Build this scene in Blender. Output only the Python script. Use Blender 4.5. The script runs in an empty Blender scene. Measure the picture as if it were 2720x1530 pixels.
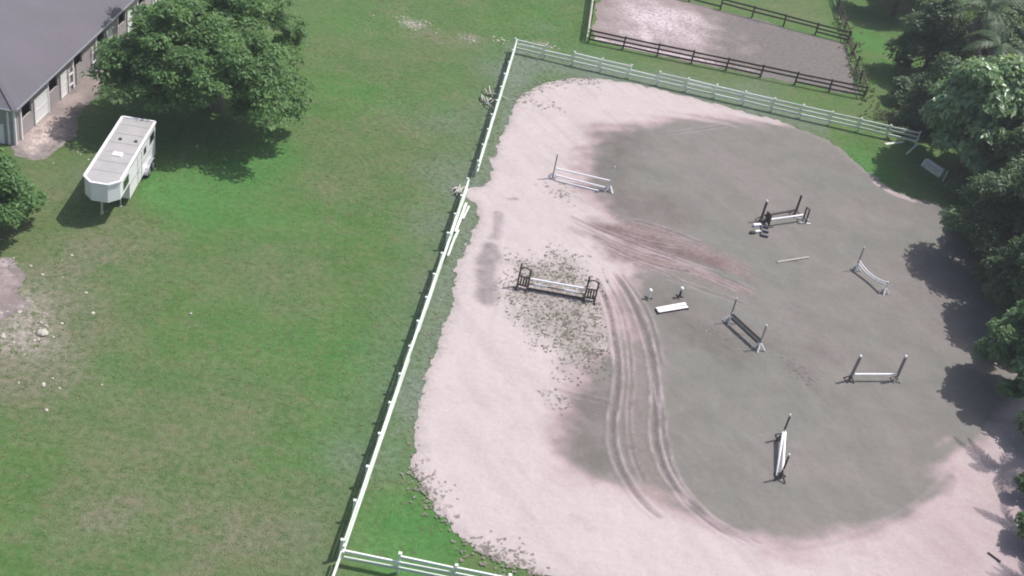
import bpy, math, random
import numpy as np
from mathutils import Matrix, Vector

random.seed(7)
rng = np.random.default_rng(11)
SC = bpy.context.scene
COL = SC.collection

# ------------------------------------------------------------------ camera, sky, sun, exposure
cam = bpy.data.cameras.new('camera')
cam_o = bpy.data.objects.new('camera', cam)
COL.objects.link(cam_o)
cam.sensor_width = 36.0
cam.lens = 42.35
cam.clip_start = 0.5
cam.clip_end = 6000
ROT = [[0.979635, -0.200788, 0.0], [0.112488, 0.548825, -0.828334], [0.16632, 0.811465, 0.560235]]
cam_o.matrix_world = Matrix.Translation((0, 0, 42)) @ Matrix(ROT).to_4x4()
SC.camera = cam_o

SUN_EL = math.radians(60)
SUN_AZ = math.radians(32)          # from +X towards +Y
w = bpy.data.worlds.new('World')
SC.world = w
w.use_nodes = True
nt = w.node_tree
bg = nt.nodes['Background']
sky = nt.nodes.new('ShaderNodeTexSky')
sky.sky_type = 'NISHITA'
sky.sun_disc = False
sky.sun_elevation = SUN_EL
sky.sun_rotation = math.radians(90) - SUN_AZ
sky.air_density = 1.0
sky.dust_density = 3.0
nt.links.new(sky.outputs[0], bg.inputs[0])
bg.inputs[1].default_value = 0.12
sun = bpy.data.lights.new('sun', 'SUN')
sun.energy = 4.0
sun.angle = math.radians(0.6)
sun.color = (1.0, 0.96, 0.92)
sun_o = bpy.data.objects.new('sun', sun)
COL.objects.link(sun_o)
sd = Vector((math.cos(SUN_EL) * math.cos(SUN_AZ), math.cos(SUN_EL) * math.sin(SUN_AZ), math.sin(SUN_EL)))
sun_o.rotation_euler = sd.to_track_quat('Z', 'Y').to_euler()
sun_o.location = (60, 60, 80)
SC.view_settings.view_transform = 'Standard'
SC.view_settings.look = 'None'
SC.view_settings.exposure = 0.13
SC.view_settings.gamma = 1.0
SC.view_settings.use_curve_mapping = False
SC.render.engine = 'CYCLES'
SC.cycles.max_bounces = 6
SC.cycles.filter_width = 1.9
SC.cycles.volume_bounces = 0

# ------------------------------------------------------------------ helpers
def tag(o, label=None, cat=None, group=None, kind=None):
    if label: o['label'] = label
    if cat: o['category'] = cat
    if group: o['group'] = group
    if kind: o['kind'] = kind
    return o

def thing(name, loc, label, cat, group=None, rz=0.0):
    o = bpy.data.objects.new(name, None)
    COL.objects.link(o)
    o.empty_display_size = 0.3
    o.location = loc
    o.rotation_euler = (0, 0, rz)
    return tag(o, label, cat, group)

def link_mesh(name, me, mat, parent=None):
    o = bpy.data.objects.new(name, me)
    COL.objects.link(o)
    if mat is not None and not me.materials: me.materials.append(mat)
    if parent is not None: o.parent = parent
    return o

class MB:
    """collects boxes, bars and tubes into one mesh"""
    def __init__(s): s.v = []; s.f = []
    def add(s, vs, fs):
        n = len(s.v); s.v += [tuple(p) for p in vs]; s.f += [tuple(i + n for i in f) for f in fs]; return s
    def box(s, c, d, rz=0.0, rx=0.0, ry=0.0, taper=1.0):
        m = Matrix.Rotation(rz, 3, 'Z') @ Matrix.Rotation(ry, 3, 'Y') @ Matrix.Rotation(rx, 3, 'X')
        vs = []
        for z in (-.5, .5):
            k = taper if z > 0 else 1.0
            for x, y in ((-.5, -.5), (.5, -.5), (.5, .5), (-.5, .5)):
                vs.append(m @ Vector((x * d[0] * k, y * d[1] * k, z * d[2])) + Vector(c))
        return s.add(vs, [(3, 2, 1, 0), (4, 5, 6, 7), (0, 1, 5, 4), (1, 2, 6, 5), (2, 3, 7, 6), (3, 0, 4, 7)])
    def bar(s, p, q, wd, ht=None, up=(0, 0, 1)):
        """rectangular bar from p to q; wd across, ht along up"""
        ht = ht or wd
        p = Vector(p); q = Vector(q); d = (q - p).normalized(); u = Vector(up)
        if abs(d.dot(u)) > .98: u = Vector((1, 0, 0))
        a = d.cross(u).normalized(); b = a.cross(d).normalized()
        vs = [e + a * (x * wd / 2) + b * (y * ht / 2) for e in (p, q) for x, y in ((-1, -1), (1, -1), (1, 1), (-1, 1))]
        return s.add(vs, [(3, 2, 1, 0), (4, 5, 6, 7), (0, 1, 5, 4), (1, 2, 6, 5), (2, 3, 7, 6), (3, 0, 4, 7)])
    def tube(s, pts, rad, n=8, cap=True):
        pts = [Vector(p) for p in pts]
        if not hasattr(rad, '__len__'): rad = [rad] * len(pts)
        vs = []; fs = []
        for i, p in enumerate(pts):
            d = (pts[min(i + 1, len(pts) - 1)] - pts[max(i - 1, 0)]).normalized()
            u = Vector((0, 0, 1)) if abs(d.z) < .9 else Vector((1, 0, 0))
            a = d.cross(u).normalized(); b = a.cross(d)
            for k in range(n):
                t = 2 * math.pi * k / n
                vs.append(p + a * (math.cos(t) * rad[i]) + b * (math.sin(t) * rad[i]))
        for i in range(len(pts) - 1):
            for k in range(n):
                fs.append((i * n + k, i * n + (k + 1) % n, (i + 1) * n + (k + 1) % n, (i + 1) * n + k))
        if cap:
            fs.append(tuple(range(n))[::-1]); fs.append(tuple((len(pts) - 1) * n + k for k in range(n)))
        return s.add(vs, fs)
    def ball(s, c, r, nu=8, nv=5, sq=1.0):
        vs = [(c[0], c[1], c[2] - r * sq)]; fs = []
        for j in range(1, nv):
            t = math.pi * j / nv
            for k in range(nu):
                a = 2 * math.pi * k / nu
                vs.append((c[0] + r * math.sin(t) * math.cos(a), c[1] + r * math.sin(t) * math.sin(a), c[2] - r * sq * math.cos(t)))
        vs.append((c[0], c[1], c[2] + r * sq)); L = len(vs) - 1
        for k in range(nu):
            fs.append((0, 1 + (k + 1) % nu, 1 + k)); fs.append((L, L - nu + k, L - nu + (k + 1) % nu))
        for j in range(nv - 2):
            for k in range(nu):
                fs.append((1 + j * nu + k, 1 + j * nu + (k + 1) % nu, 1 + (j + 1) * nu + (k + 1) % nu, 1 + (j + 1) * nu + k))
        return s.add(vs, fs)
    def mesh(s, name):
        me = bpy.data.meshes.new(name); me.from_pydata(s.v, [], s.f); me.update(); return me
    def build(s, name, mat, parent=None, local=False, smooth=False, bevel=0.0):
        """vertices given in world space unless local; stored relative to the parent"""
        if parent is not None and not local:
            m = (Matrix.Translation(parent.location) @ parent.rotation_euler.to_matrix().to_4x4()).inverted()
            if parent.parent is not None:
                pp = parent.parent
                m = m @ (Matrix.Translation(pp.location) @ pp.rotation_euler.to_matrix().to_4x4()).inverted()
            s.v = [tuple(m @ Vector(p)) for p in s.v]
        me = s.mesh(name)
        if smooth: me.polygons.foreach_set('use_smooth', [True] * len(me.polygons))
        o = link_mesh(name, me, mat, parent)
        if bevel:
            b = o.modifiers.new('bevel', 'BEVEL'); b.width = bevel; b.segments = 2; b.limit_method = 'ANGLE'
        return o

def mesh_np(name, V, F, attrs=None, fattrs=None, smooth=False):
    """V (n,3), F (m,k) numpy arrays -> mesh"""
    me = bpy.data.meshes.new(name)
    k = F.shape[1]
    me.vertices.add(len(V)); me.vertices.foreach_set('co', np.ascontiguousarray(V, dtype=np.float32).ravel())
    me.loops.add(F.size); me.loops.foreach_set('vertex_index', F.astype(np.int32).ravel())
    me.polygons.add(len(F))
    me.polygons.foreach_set('loop_start', np.arange(0, F.size, k, dtype=np.int32))
    me.polygons.foreach_set('loop_total', np.full(len(F), k, dtype=np.int32))
    if smooth: me.polygons.foreach_set('use_smooth', np.ones(len(F), dtype=bool))
    for nm, a in (attrs or {}).items():
        at = me.attributes.new(nm, 'FLOAT', 'POINT'); at.data.foreach_set('value', np.ascontiguousarray(a, dtype=np.float32))
    for nm, a in (fattrs or {}).items():
        at = me.attributes.new(nm, 'FLOAT', 'FACE'); at.data.foreach_set('value', np.ascontiguousarray(a, dtype=np.float32))
    me.update(calc_edges=True)
    return me

_LAT = np.random.default_rng(3).random((256, 256))
def vnoise(x, y):
    xi = np.floor(x).astype(int); yi = np.floor(y).astype(int)
    fx = x - xi; fy = y - yi
    fx = fx * fx * (3 - 2 * fx); fy = fy * fy * (3 - 2 * fy)
    g = lambda a, b: _LAT[a & 255, b & 255]
    return (g(xi, yi) * (1 - fx) + g(xi + 1, yi) * fx) * (1 - fy) + (g(xi, yi + 1) * (1 - fx) + g(xi + 1, yi + 1) * fx) * fy
def fbm(x, y, sc, oc=4, seed=0):
    t = 0; a = .5; s = 0
    for i in range(oc):
        t = t + a * vnoise(x / sc + 17.3 * i + seed * 31.7, y / sc + 9.1 * i + seed * 12.9); s += a; a *= .5; sc *= .5
    return t / s * 2 - 1
def sdf(poly, x, y):
    """signed distance to polygon, negative inside"""
    d = np.full(x.shape, 1e9); ins = np.zeros(x.shape, bool)
    n = len(poly)
    for i in range(n):
        ax, ay = poly[i]; bx, by = poly[(i + 1) % n]
        ex, ey = bx - ax, by - ay; L = ex * ex + ey * ey + 1e-12
        t = np.clip(((x - ax) * ex + (y - ay) * ey) / L, 0, 1)
        d = np.minimum(d, (x - ax - t * ex) ** 2 + (y - ay - t * ey) ** 2)
        c = ((ay > y) != (by > y))
        if ay != by: ins ^= c & (x < (bx - ax) * (y - ay) / (by - ay) + ax)
    d = np.sqrt(d)
    return np.where(ins, -d, d)
def smooth_poly(p, it=2, closed=True):
    for _ in range(it):
        q = []
        n = len(p)
        for i in range(n if closed else n - 1):
            a, b = p[i], p[(i + 1) % n]
            q.append((a[0] * .75 + b[0] * .25, a[1] * .75 + b[1] * .25)); q.append((a[0] * .25 + b[0] * .75, a[1] * .25 + b[1] * .75))
        if not closed: q = [p[0]] + q + [p[-1]]
        p = q
    return p
def line_dist(pl, x, y):
    """unsigned distance to polyline and signed side offset"""
    d = np.full(x.shape, 1e9); sg = np.zeros(x.shape); tt = np.zeros(x.shape)
    n = len(pl) - 1
    for i in range(n):
        ax, ay = pl[i]; bx, by = pl[i + 1]
        ex, ey = bx - ax, by - ay; L = math.hypot(ex, ey) + 1e-9
        t = np.clip(((x - ax) * ex + (y - ay) * ey) / L / L, 0, 1)
        dd = np.hypot(x - ax - t * ex, y - ay - t * ey)
        m = dd < d
        d = np.where(m, dd, d); sg = np.where(m, np.sign(ex * (y - ay) - ey * (x - ax)), sg); tt = np.where(m, (i + t) / n, tt)
    return d, sg, tt
def sstep(a, b, x):
    t = np.clip((x - a) / (b - a), 0, 1); return t * t * (3 - 2 * t)

# ------------------------------------------------------------------ materials
def new_mat(name):
    m = bpy.data.materials.new(name); m.use_nodes = True
    n = m.node_tree; b = n.nodes['Principled BSDF']
    b.inputs['Specular IOR Level'].default_value = 0.3
    return m, n, b
def nd(n, t, **kw):
    x = n.nodes.new(t)
    for k, v in kw.items(): setattr(x, k, v)
    return x
def tex(n, scale, detail=4, rough=.6, dist=0.0, vec=None, coord='Object'):
    t = nd(n, 'ShaderNodeTexNoise'); t.inputs['Scale'].default_value = scale; t.inputs['Detail'].default_value = detail
    t.inputs['Roughness'].default_value = rough; t.inputs['Distortion'].default_value = dist
    if vec is None:
        c = nd(n, 'ShaderNodeTexCoord'); vec = c.outputs[coord]
    n.links.new(vec, t.inputs['Vector']); return t.outputs['Fac']
def ramp(n, fac, stops):
    r = nd(n, 'ShaderNodeValToRGB'); e = r.color_ramp.elements
    while len(e) < len(stops): e.new(.5)
    for i, (p, c) in enumerate(stops):
        e[i].position = p; e[i].color = tuple(c) + (1,) if len(c) == 3 else c
    n.links.new(fac, r.inputs[0]); return r.outputs[0]
def mix(n, fac, a, b, mode='MIX'):
    m = nd(n, 'ShaderNodeMix', data_type='RGBA', blend_type=mode)
    for s, v in ((0, fac), (6, a), (7, b)):
        if isinstance(v, (int, float)): m.inputs[s].default_value = v
        elif isinstance(v, (tuple, list)): m.inputs[s].default_value = tuple(v) + (1,)
        else: n.links.new(v, m.inputs[s])
    return m.outputs[2]
def attr(n, name):
    a = nd(n, 'ShaderNodeAttribute'); a.attribute_name = name; return a.outputs['Fac']
def mth(n, op, a, b=0.0, clamp=False):
    m = nd(n, 'ShaderNodeMath', operation=op); m.use_clamp = clamp
    for i, v in enumerate((a, b)):
        if isinstance(v, (int, float)): m.inputs[i].default_value = v
        else: n.links.new(v, m.inputs[i])
    return m.outputs[0]
def bump(n, b, h, strength=.4, dist=.05):
    x = nd(n, 'ShaderNodeBump'); x.inputs['Strength'].default_value = strength; x.inputs['Distance'].default_value = dist
    n.links.new(h, x.inputs['Height']); n.links.new(x.outputs[0], b.inputs['Normal'])

def simple(name, col, rough=.6, var=.15, scale=3.0, bmp=0.0, metal=0.0, spec=.3, coord='Object', orand=0.0):
    m, n, b = new_mat(name)
    f = tex(n, scale, 5, .65, coord=coord)
    c = ramp(n, f, [(.3, [x * (1 - var) for x in col]), (.7, [min(1, x * (1 + var)) for x in col])])
    if orand:
        oi = nd(n, 'ShaderNodeObjectInfo')
        c = mix(n, 1.0, c, ramp(n, oi.outputs['Random'], [(0, (1 - orand, 1 - orand * .95, 1 - orand * 1.1)), (1, (1.04, 1.04, 1.04))]), 'MULTIPLY')
    n.links.new(c, b.inputs['Base Color']); b.inputs['Roughness'].default_value = rough
    b.inputs['Metallic'].default_value = metal; b.inputs['Specular IOR Level'].default_value = spec
    if bmp: bump(n, b, tex(n, scale * 6, 4, coord=coord), bmp, .02)
    return m

M_WHITE = simple('white_paint_weathered', (.8, .85, .79), .55, .16, 3.5, orand=.28)
M_WHITE2 = simple('white_paint_clean', (.86, .84, .86), .45, .04, 2.0)
M_GREYWOOD = simple('grey_weathered_wood', (.36, .34, .33), .8, .25, 4)
M_PALEWOOD = simple('pale_bleached_wood', (.52, .5, .44), .8, .25, 5)
M_DARKWOOD = simple('dark_brown_wood', (.085, .062, .058), .75, .3, 4, orand=.35)
M_JUMPDARK = simple('dark_jump_wood', (.07, .06, .058), .65, .25, 5)
M_JUMPGREY = simple('grey_paint_and_shaded_white', (.24, .22, .22), .6, .15, 5)  # also white post paint darkened as if on its shaded side
M_TAN = simple('tan_paint', (.4, .33, .27), .6, .15, 5)
M_BARK = simple('bark', (.13, .11, .095), .9, .35, 6, .6)
M_PALEBARK = simple('pale_bark', (.2, .18, .16), .9, .3, 6, .5)
M_RUBBER = simple('tyre_rubber', (.02, .02, .02), .8, .2, 6)
M_GLASS = simple('dark_window_glass', (.02, .022, .026), .12, .1, 2, spec=.5)
M_DARKIN = simple('interior_shade', (.018, .016, .018), .9, .2, 2)
M_STEEL = simple('galvanised_steel', (.5, .5, .52), .4, .12, 6, metal=.6)
M_SIDING = simple('grey_siding', (.36, .325, .33), .8, .12, 1.6)
M_TRAILER = simple('trailer_white_skin', (.87, .86, .89), .35, .05, 1.4, spec=.5)
M_TRAILROOF = simple('trailer_roof_skin', (.4, .385, .38), .5, .1, .9)
M_PURPLE = simple('purple_grey_paint', (.1, .09, .13), .6, .2, 4)
M_STONE = simple('pale_limestone', (.46, .43, .37), .85, .25, 5, .4)

def leaf_mat(name, dark, light, rough=.5, spec=.35, trans=.25):
    m, n, b = new_mat(name)
    r = attr(n, 'rnd')
    col = ramp(n, r, [(0, dark), (.6, [(a + c) / 2 for a, c in zip(dark, light)]), (1, light)])
    n.links.new(col, b.inputs['Base Color']); b.inputs['Roughness'].default_value = rough; b.inputs['Specular IOR Level'].default_value = spec
    t = nd(n, 'ShaderNodeBsdfTranslucent'); n.links.new(mix(n, .4, col, (.55, .75, .2)), t.inputs[0])
    ms = nd(n, 'ShaderNodeMixShader'); ms.inputs[0].default_value = trans
    n.links.new(b.outputs[0], ms.inputs[1]); n.links.new(t.outputs[0], ms.inputs[2])
    n.links.new(ms.outputs[0], n.nodes['Material Output'].inputs[0])
    return m
M_LEAF_A = leaf_mat('leaf_bright_green', (.07, .145, .05), (.175, .32, .11), trans=.38)
M_LEAF_B = leaf_mat('leaf_dark_green', (.036, .072, .032), (.11, .18, .08), .45, .45, .3)
M_LEAF_C = leaf_mat('leaf_glossy_large', (.11, .205, .098), (.3, .45, .225), .32, .6, .4)
M_LEAF_D = leaf_mat('leaf_mid_green', (.06, .125, .05), (.16, .28, .13), .45, .4, .35)
M_FROND = leaf_mat('palm_frond_green', (.04, .075, .035), (.09, .14, .07), .5, .4)
M_DEADFROND = leaf_mat('palm_frond_dead', (.1, .085, .085), (.24, .2, .195), .8, .2, .1)
M_TUFT = leaf_mat('tuft_blades', (.21, .19, .165), (.36, .325, .29), .85, .15, .4)
M_CLOD = leaf_mat('weed_and_clod', (.26, .225, .21), (.42, .37, .35), .9, .1, .3)
M_GRASSTUFT = leaf_mat('grass_blades', (.13, .2, .08), (.25, .28, .15), .8, .15, .4)
M_DRYWEED = leaf_mat('dry_weed_blades', (.16, .16, .1), (.33, .32, .23), .8, .2, .35)

# ---- grass field
def grass_material():
    m, n, b = new_mat('field_grass')
    c = nd(n, 'ShaderNodeTexCoord').outputs['Object']
    big = tex(n, .055, 4, .55, .6, vec=c)
    mid = tex(n, .35, 5, .65, .4, vec=c)
    fine = tex(n, 2.6, 5, .75, vec=c)
    grain = tex(n, 14.0, 3, .8, vec=c)
    mp = nd(n, 'ShaderNodeMapping'); n.links.new(c, mp.inputs[0]); mp.inputs['Scale'].default_value = (.62, 1.0, 1.0)
    mot = tex(n, 1.1, 7, .78, .5, vec=mp.outputs[0])
    green = ramp(n, mid, [(.3, (.07, .157, .038)), (.5, (.085, .176, .047)), (.7, (.108, .192, .06))])
    dull = ramp(n, mid, [(.3, (.092, .157, .053)), (.5, (.114, .17, .063)), (.72, (.148, .182, .08))])
    f1 = ramp(n, mth(n, 'ADD', mth(n, 'MULTIPLY', big, .7), mth(n, 'MULTIPLY', mot, .4)), [(.46, (0, 0, 0)), (.62, (1, 1, 1))])
    lush = attr(n, 'lush'); dirt = attr(n, 'dirt'); grey = attr(n, 'grey'); bare = attr(n, 'bare')
    f1 = mth(n, 'SUBTRACT', f1, lush, True)
    col = mix(n, f1, green, dull)
    lushc = ramp(n, mid, [(.3, (.066, .198, .046)), (.7, (.1, .232, .068))])
    col = mix(n, mth(n, 'MULTIPLY', lush, .85), col, lushc)
    col = mix(n, mth(n, 'MULTIPLY', ramp(n, mot, [(.5, (0, 0, 0)), (.62, (1, 1, 1))]), mth(n, 'SUBTRACT', mth(n, 'ADD', .42, mth(n, 'MULTIPLY', dirt, .5)), mth(n, 'MULTIPLY', lush, .4), True), True), col, (.172, .178, .092))
    greyc = ramp(n, fine, [(.3, (.145, .185, .14)), (.7, (.195, .228, .188))])
    col = mix(n, grey, col, greyc)
    dm = mth(n, 'MULTIPLY', dirt, ramp(n, mth(n, 'ADD', mth(n, 'MULTIPLY', fine, .6), mth(n, 'MULTIPLY', mid, .5)), [(.4, (.15, .15, .15)), (.68, (1, 1, 1))]), True)
    dirtc = ramp(n, grain, [(.3, (.15, .148, .1)), (.7, (.25, .222, .17))])
    col = mix(n, dm, col, dirtc)
    bm = mth(n, 'MULTIPLY', bare, ramp(n, fine, [(.35, (.25, .25, .25)), (.6, (1, 1, 1))]), True)
    col = mix(n, bm, col, ramp(n, grain, [(.3, (.36, .31, .29)), (.7, (.52, .46, .43))]))
    col = mix(n, .55, col, ramp(n, grain, [(.32, (.66, .66, .62)), (.68, (1.34, 1.34, 1.38))]), 'MULTIPLY')
    col = mix(n, .6, col, ramp(n, fine, [(.36, (.66, .7, .62)), (.64, (1.3, 1.26, 1.3))]), 'MULTIPLY')
    n.links.new(col, b.inputs['Base Color']); b.inputs['Roughness'].default_value = .9
    b.inputs['Specular IOR Level'].default_value = .15
    bump(n, b, mth(n, 'ADD', grain, fine), .7, .12)
    return m
M_GRASS = grass_material()

# ---- arena sand
def sand_material():
    m, n, b = new_mat('arena_sand')
    c = nd(n, 'ShaderNodeTexCoord').outputs['Object']
    mid = tex(n, .5, 5, .6, .5, vec=c); fine = tex(n, 4.0, 5, .7, vec=c); grain = tex(n, 22, 3, .7, vec=c)
    dry = ramp(n, mid, [(.3, (.462, .396, .394)), (.7, (.503, .434, .434))])
    big = tex(n, .11, 5, .65, .8, vec=c)
    wetc = mix(n, ramp(n, big, [(.36, (0, 0, 0)), (.64, (1, 1, 1))]), ramp(n, mid, [(.3, (.162, .163, .142)), (.7, (.197, .194, .174))]), ramp(n, mid, [(.3, (.178, .162, .149)), (.7, (.216, .197, .184))]))
    wet_dim = attr(n, 'wet_dim')
    midc = (.40, .315, .32)
    wcol = ramp(n, wet_dim, [(0, (0, 0, 0)), (.5, (.5, .5, .5)), (1, (1, 1, 1))])
    a = mix(n, mth(n, 'MULTIPLY', wet_dim, 2.0, True), dry, midc)
    col = mix(n, mth(n, 'SUBTRACT', mth(n, 'MULTIPLY', wet_dim, 2.0), 1.0, True), a, wetc)
    col = mix(n, attr(n, 'churn'), col, ramp(n, fine, [(.3, (.185, .138, .134)), (.7, (.28, .214, .206))]))
    col = mix(n, attr(n, 'weed'), col, ramp(n, fine, [(.32, (.19, .185, .155)), (.52, (.31, .285, .262)), (.7, (.42, .37, .355))]))
    col = mix(n, attr(n, 'smudge'), col, ramp(n, fine, [(.3, (.2, .172, .174)), (.7, (.26, .225, .23))]))
    col = mix(n, attr(n, 'damp'), col, mix(n, 1.0, col, (.56, .515, .515), 'MULTIPLY'))
    col = mix(n, attr(n, 'berm'), col, (.46, .375, .39))
    col = mix(n, .5, col, ramp(n, grain, [(.35, (.86, .86, .86)), (.65, (1.12, 1.12, 1.12))]), 'MULTIPLY')
    col = mix(n, .5, col, ramp(n, fine, [(.35, (.9, .895, .89)), (.65, (1.08, 1.08, 1.08))]), 'MULTIPLY')
    n.links.new(col, b.inputs['Base Color']); b.inputs['Roughness'].default_value = .85
    b.inputs['Specular IOR Level'].default_value = .2
    hoof = tex(n, 2.2, 3, .6, vec=c)
    bump(n, b, mth(n, 'ADD', mth(n, 'ADD', fine, hoof), mth(n, 'MULTIPLY', grain, .5)), .55, .05)
    return m
M_SAND = sand_material()

def patch_material(name, lo, hi, pale):
    m, n, b = new_mat(name)
    c = nd(n, 'ShaderNodeTexCoord').outputs['Object']
    mid = tex(n, .45, 5, .65, .8, vec=c); fine = tex(n, 3, 5, .7, vec=c)
    col = ramp(n, mid, [(.3, lo), (.7, hi)])
    pm = mth(n, 'MULTIPLY', attr(n, 'pale'), ramp(n, fine, [(.38, (.15, .15, .15)), (.58, (1, 1, 1))]), True)
    col = mix(n, pm, col, pale)
    col = mix(n, attr(n, 'weed'), col, ramp(n, fine, [(.3, (.11, .112, .09)), (.7, (.19, .165, .165))]))
    col = mix(n, .5, col, ramp(n, fine, [(.3, (.8, .8, .8)), (.7, (1.2, 1.2, 1.2))]), 'MULTIPLY')
    n.links.new(col, b.inputs['Base Color']); b.inputs['Roughness'].default_value = .9
    bump(n, b, fine, .5, .06)
    return m
M_PADDOCK = patch_material('paddock_dirt', (.205, .165, .158), (.285, .232, .225), (.60, .51, .54))
M_APRON = patch_material('yard_dirt', (.24, .195, .185), (.32, .26, .245), (.55, .45, .42))

def roof_material():
    m, n, b = new_mat('roof_shingles')
    c = nd(n, 'ShaderNodeTexCoord').outputs['Object']
    br = nd(n, 'ShaderNodeTexBrick'); n.links.new(c, br.inputs['Vector'])
    mp = nd(n, 'ShaderNodeMapping'); n.links.new(c, mp.inputs[0]); mp.inputs['Rotation'].default_value = (0, 0, math.pi / 2)
    n.links.new(mp.outputs[0], br.inputs['Vector'])
    br.inputs['Scale'].default_value = 3.0; br.inputs['Color1'].default_value = (.136, .128, .147, 1)
    br.inputs['Color2'].default_value = (.15, .141, .161, 1); br.inputs['Mortar'].default_value = (.112, .105, .122, 1)
    br.inputs['Mortar Size'].default_value = .012
    big = tex(n, .25, 4, .6, vec=c)
    col = mix(n, .5, br.outputs[0], ramp(n, big, [(.3, (.86, .86, .86)), (.7, (1.14, 1.12, 1.16))]), 'MULTIPLY')
    n.links.new(col, b.inputs['Base Color']); b.inputs['Roughness'].default_value = .85
    return m
M_ROOF = roof_material()

# ------------------------------------------------------------------ ground
def disc(x, y, p, r):
    return np.exp(-((x - p[0]) ** 2 + (y - p[1]) ** 2) / (2 * (r * .6) ** 2))

FENCE_L = [(-3.96, 98.04), (-4.15, 74.96), (-4.55, 72.31), (-5.18, 37.86)]
def build_ground():
    xs = np.concatenate([[-800, -500, -300, -150, -90], np.arange(-60, 70.01, .5), [90, 150, 300, 500, 800]])
    ys = np.concatenate([[-600, -300, -150, -60, 0], np.arange(28, 150.01, .5), [170, 220, 320, 600, 1000]])
    X, Y = np.meshgrid(xs, ys)
    x = X.ravel(); y = Y.ravel()
    nx, ny = len(xs), len(ys)
    n1 = fbm(x, y, 6, 4, 1); n2 = fbm(x, y, 2.2, 3, 2)
    lush = np.zeros_like(x); dirt = np.zeros_like(x); grey = np.zeros_like(x); bare = np.zeros_like(x)
    for p, r, a in (((-19.57, 69.27), 3.73, 1.00), ((-22.98, 65.08), 2.17, 0.90), ((-20.99, 63.81), 2.80, 0.80), ((-17.72, 72.41), 2.80, 0.70), ((-16.55, 63.58), 4.66, 0.35), ((-8.49, 51.24), 5.59, 0.50), ((-2.97, 40.03), 2.80, 0.80), ((-1.66, 39.11), 2.80, 0.70), ((26.41, 91.07), 2.17, 0.80), ((30.15, 118.96), 2.80, 0.90), ((-17.63, 97.22), 4.66, 0.35), ((-7.01, 44.16), 3.11, 0.30), ((-19.57, 46.19), 2.80, 0.35), ((-14.79, 84.49), 3.11, 0.30), ((-13.73, 53.20), 3.73, 0.30), ((27.75, 88.87), 1.55, 0.70), ((-3.30, 108.10), 2.48, 0.40),): lush += a * disc(x + n1 * 1.5, y + n2 * 1.5, p, r)
    for p, r, a in (((-25.06, 51.52), 4.04, 1.00), ((-24.79, 48.97), 3.42, 0.80), ((-18.15, 44.70), 3.73, 0.30), ((-12.54, 42.49), 4.97, 0.30), ((-24.26, 47.35), 3.73, 0.90), ((-25.53, 56.32), 3.11, 0.70), ((-23.37, 58.05), 3.42, 0.55), ((-22.93, 44.44), 2.80, 0.60), ((-15.01, 36.66), 4.66, 0.40), ((-10.39, 36.96), 3.73, 0.35), ((-13.85, 58.52), 3.73, 0.30), ((-11.35, 97.38), 2.17, 0.70), ((-11.01, 81.25), 3.11, 0.35), ((-7.31, 98.61), 1.86, 0.50), ((-29.16, 62.50), 1.86, 0.50), ((-13.70, 39.09), 3.73, 0.35), ((-12.52, 69.43), 2.80, 0.25), ((31.01, 105.84), 2.17, 0.70), ((26.73, 98.76), 1.55, 0.60), ((-12.29, 46.90), 3.11, 0.25), ((-7.65, 38.98), 3.11, 0.35), ((23.07, 122.86), 3.73, 0.50), ((-5.51, 42.86), 1.24, 0.40),): dirt += a * disc(x + n1 * 2, y + n2 * 2, p, r)
    for p, r, a in (((-8.17, 82.57), 3.42, 0.30), ((-6.68, 75.39), 2.80, 0.30), ((-5.08, 72.53), 1.24, 0.50), ((-6.72, 67.50), 2.17, 0.35), ((3.34, 98.31), 3.73, 0.50), ((10.41, 98.40), 3.73, 0.50), ((-4.88, 93.32), 2.80, 0.40), ((17.56, 99.77), 3.73, 0.50), ((-5.87, 44.50), 1.86, 0.30), ((-3.81, 49.95), 1.86, 0.50), ((-2.22, 104.66), 1.86, 0.35), ((-27.51, 65.31), 1.86, 0.40),): grey += a * disc(x + n1 * 1.2, y + n2 * 1.2, p, r)
    for p, r, a in (((-13.17, 99.66), 1.06, 0.80), ((-7.73, 99.03), 0.81, 0.60), ((-24.68, 48.28), 1.86, 0.75), ((-26.24, 50.71), 2.17, 0.60), ((-23.08, 47.06), 1.24, 0.40), ((-1.85, 100.84), 1.24, 0.45),): bare += a * disc(x + n1 * 1.0, y + n2 * .8, p, r)
    d, sg, t = line_dist(FENCE_L, x, y)
    off = d * np.where(x > -4.6, 1, -1)
    grey += .7 * np.exp(-((off - 1.0) / 1.5) ** 2) * sstep(40, 52, y) + .18 * np.exp(-((off + 1.6) / 1.5) ** 2)
    d2 = np.abs(y - 96.5 + .03 * x)
    grey += .6 * np.exp(-(d2 / 2.2) ** 2) * ((x > -4) & (x < 24))
    lush = np.clip(lush * (1 + .5 * n1), 0, 1); dirt = np.clip(dirt * (1 + .6 * n2), 0, 1)
    grey = np.clip(grey * (1 + .4 * n2), 0, .9); bare = np.clip(bare * (1 + .8 * n2), 0, 1)
    V = np.stack([x, y, np.zeros_like(x)], 1)
    i = np.arange(nx * ny).reshape(ny, nx)
    F = np.stack([i[:-1, :-1], i[:-1, 1:], i[1:, 1:], i[1:, :-1]], -1).reshape(-1, 4)
    me = mesh_np('grass_field', V, F, {'lush': lush, 'dirt': dirt, 'grey': grey, 'bare': bare})
    o = link_mesh('grass_field', me, M_GRASS)
    tag(o, 'wide mown green grass field around the sand arena', kind='structure')
build_ground()

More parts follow.
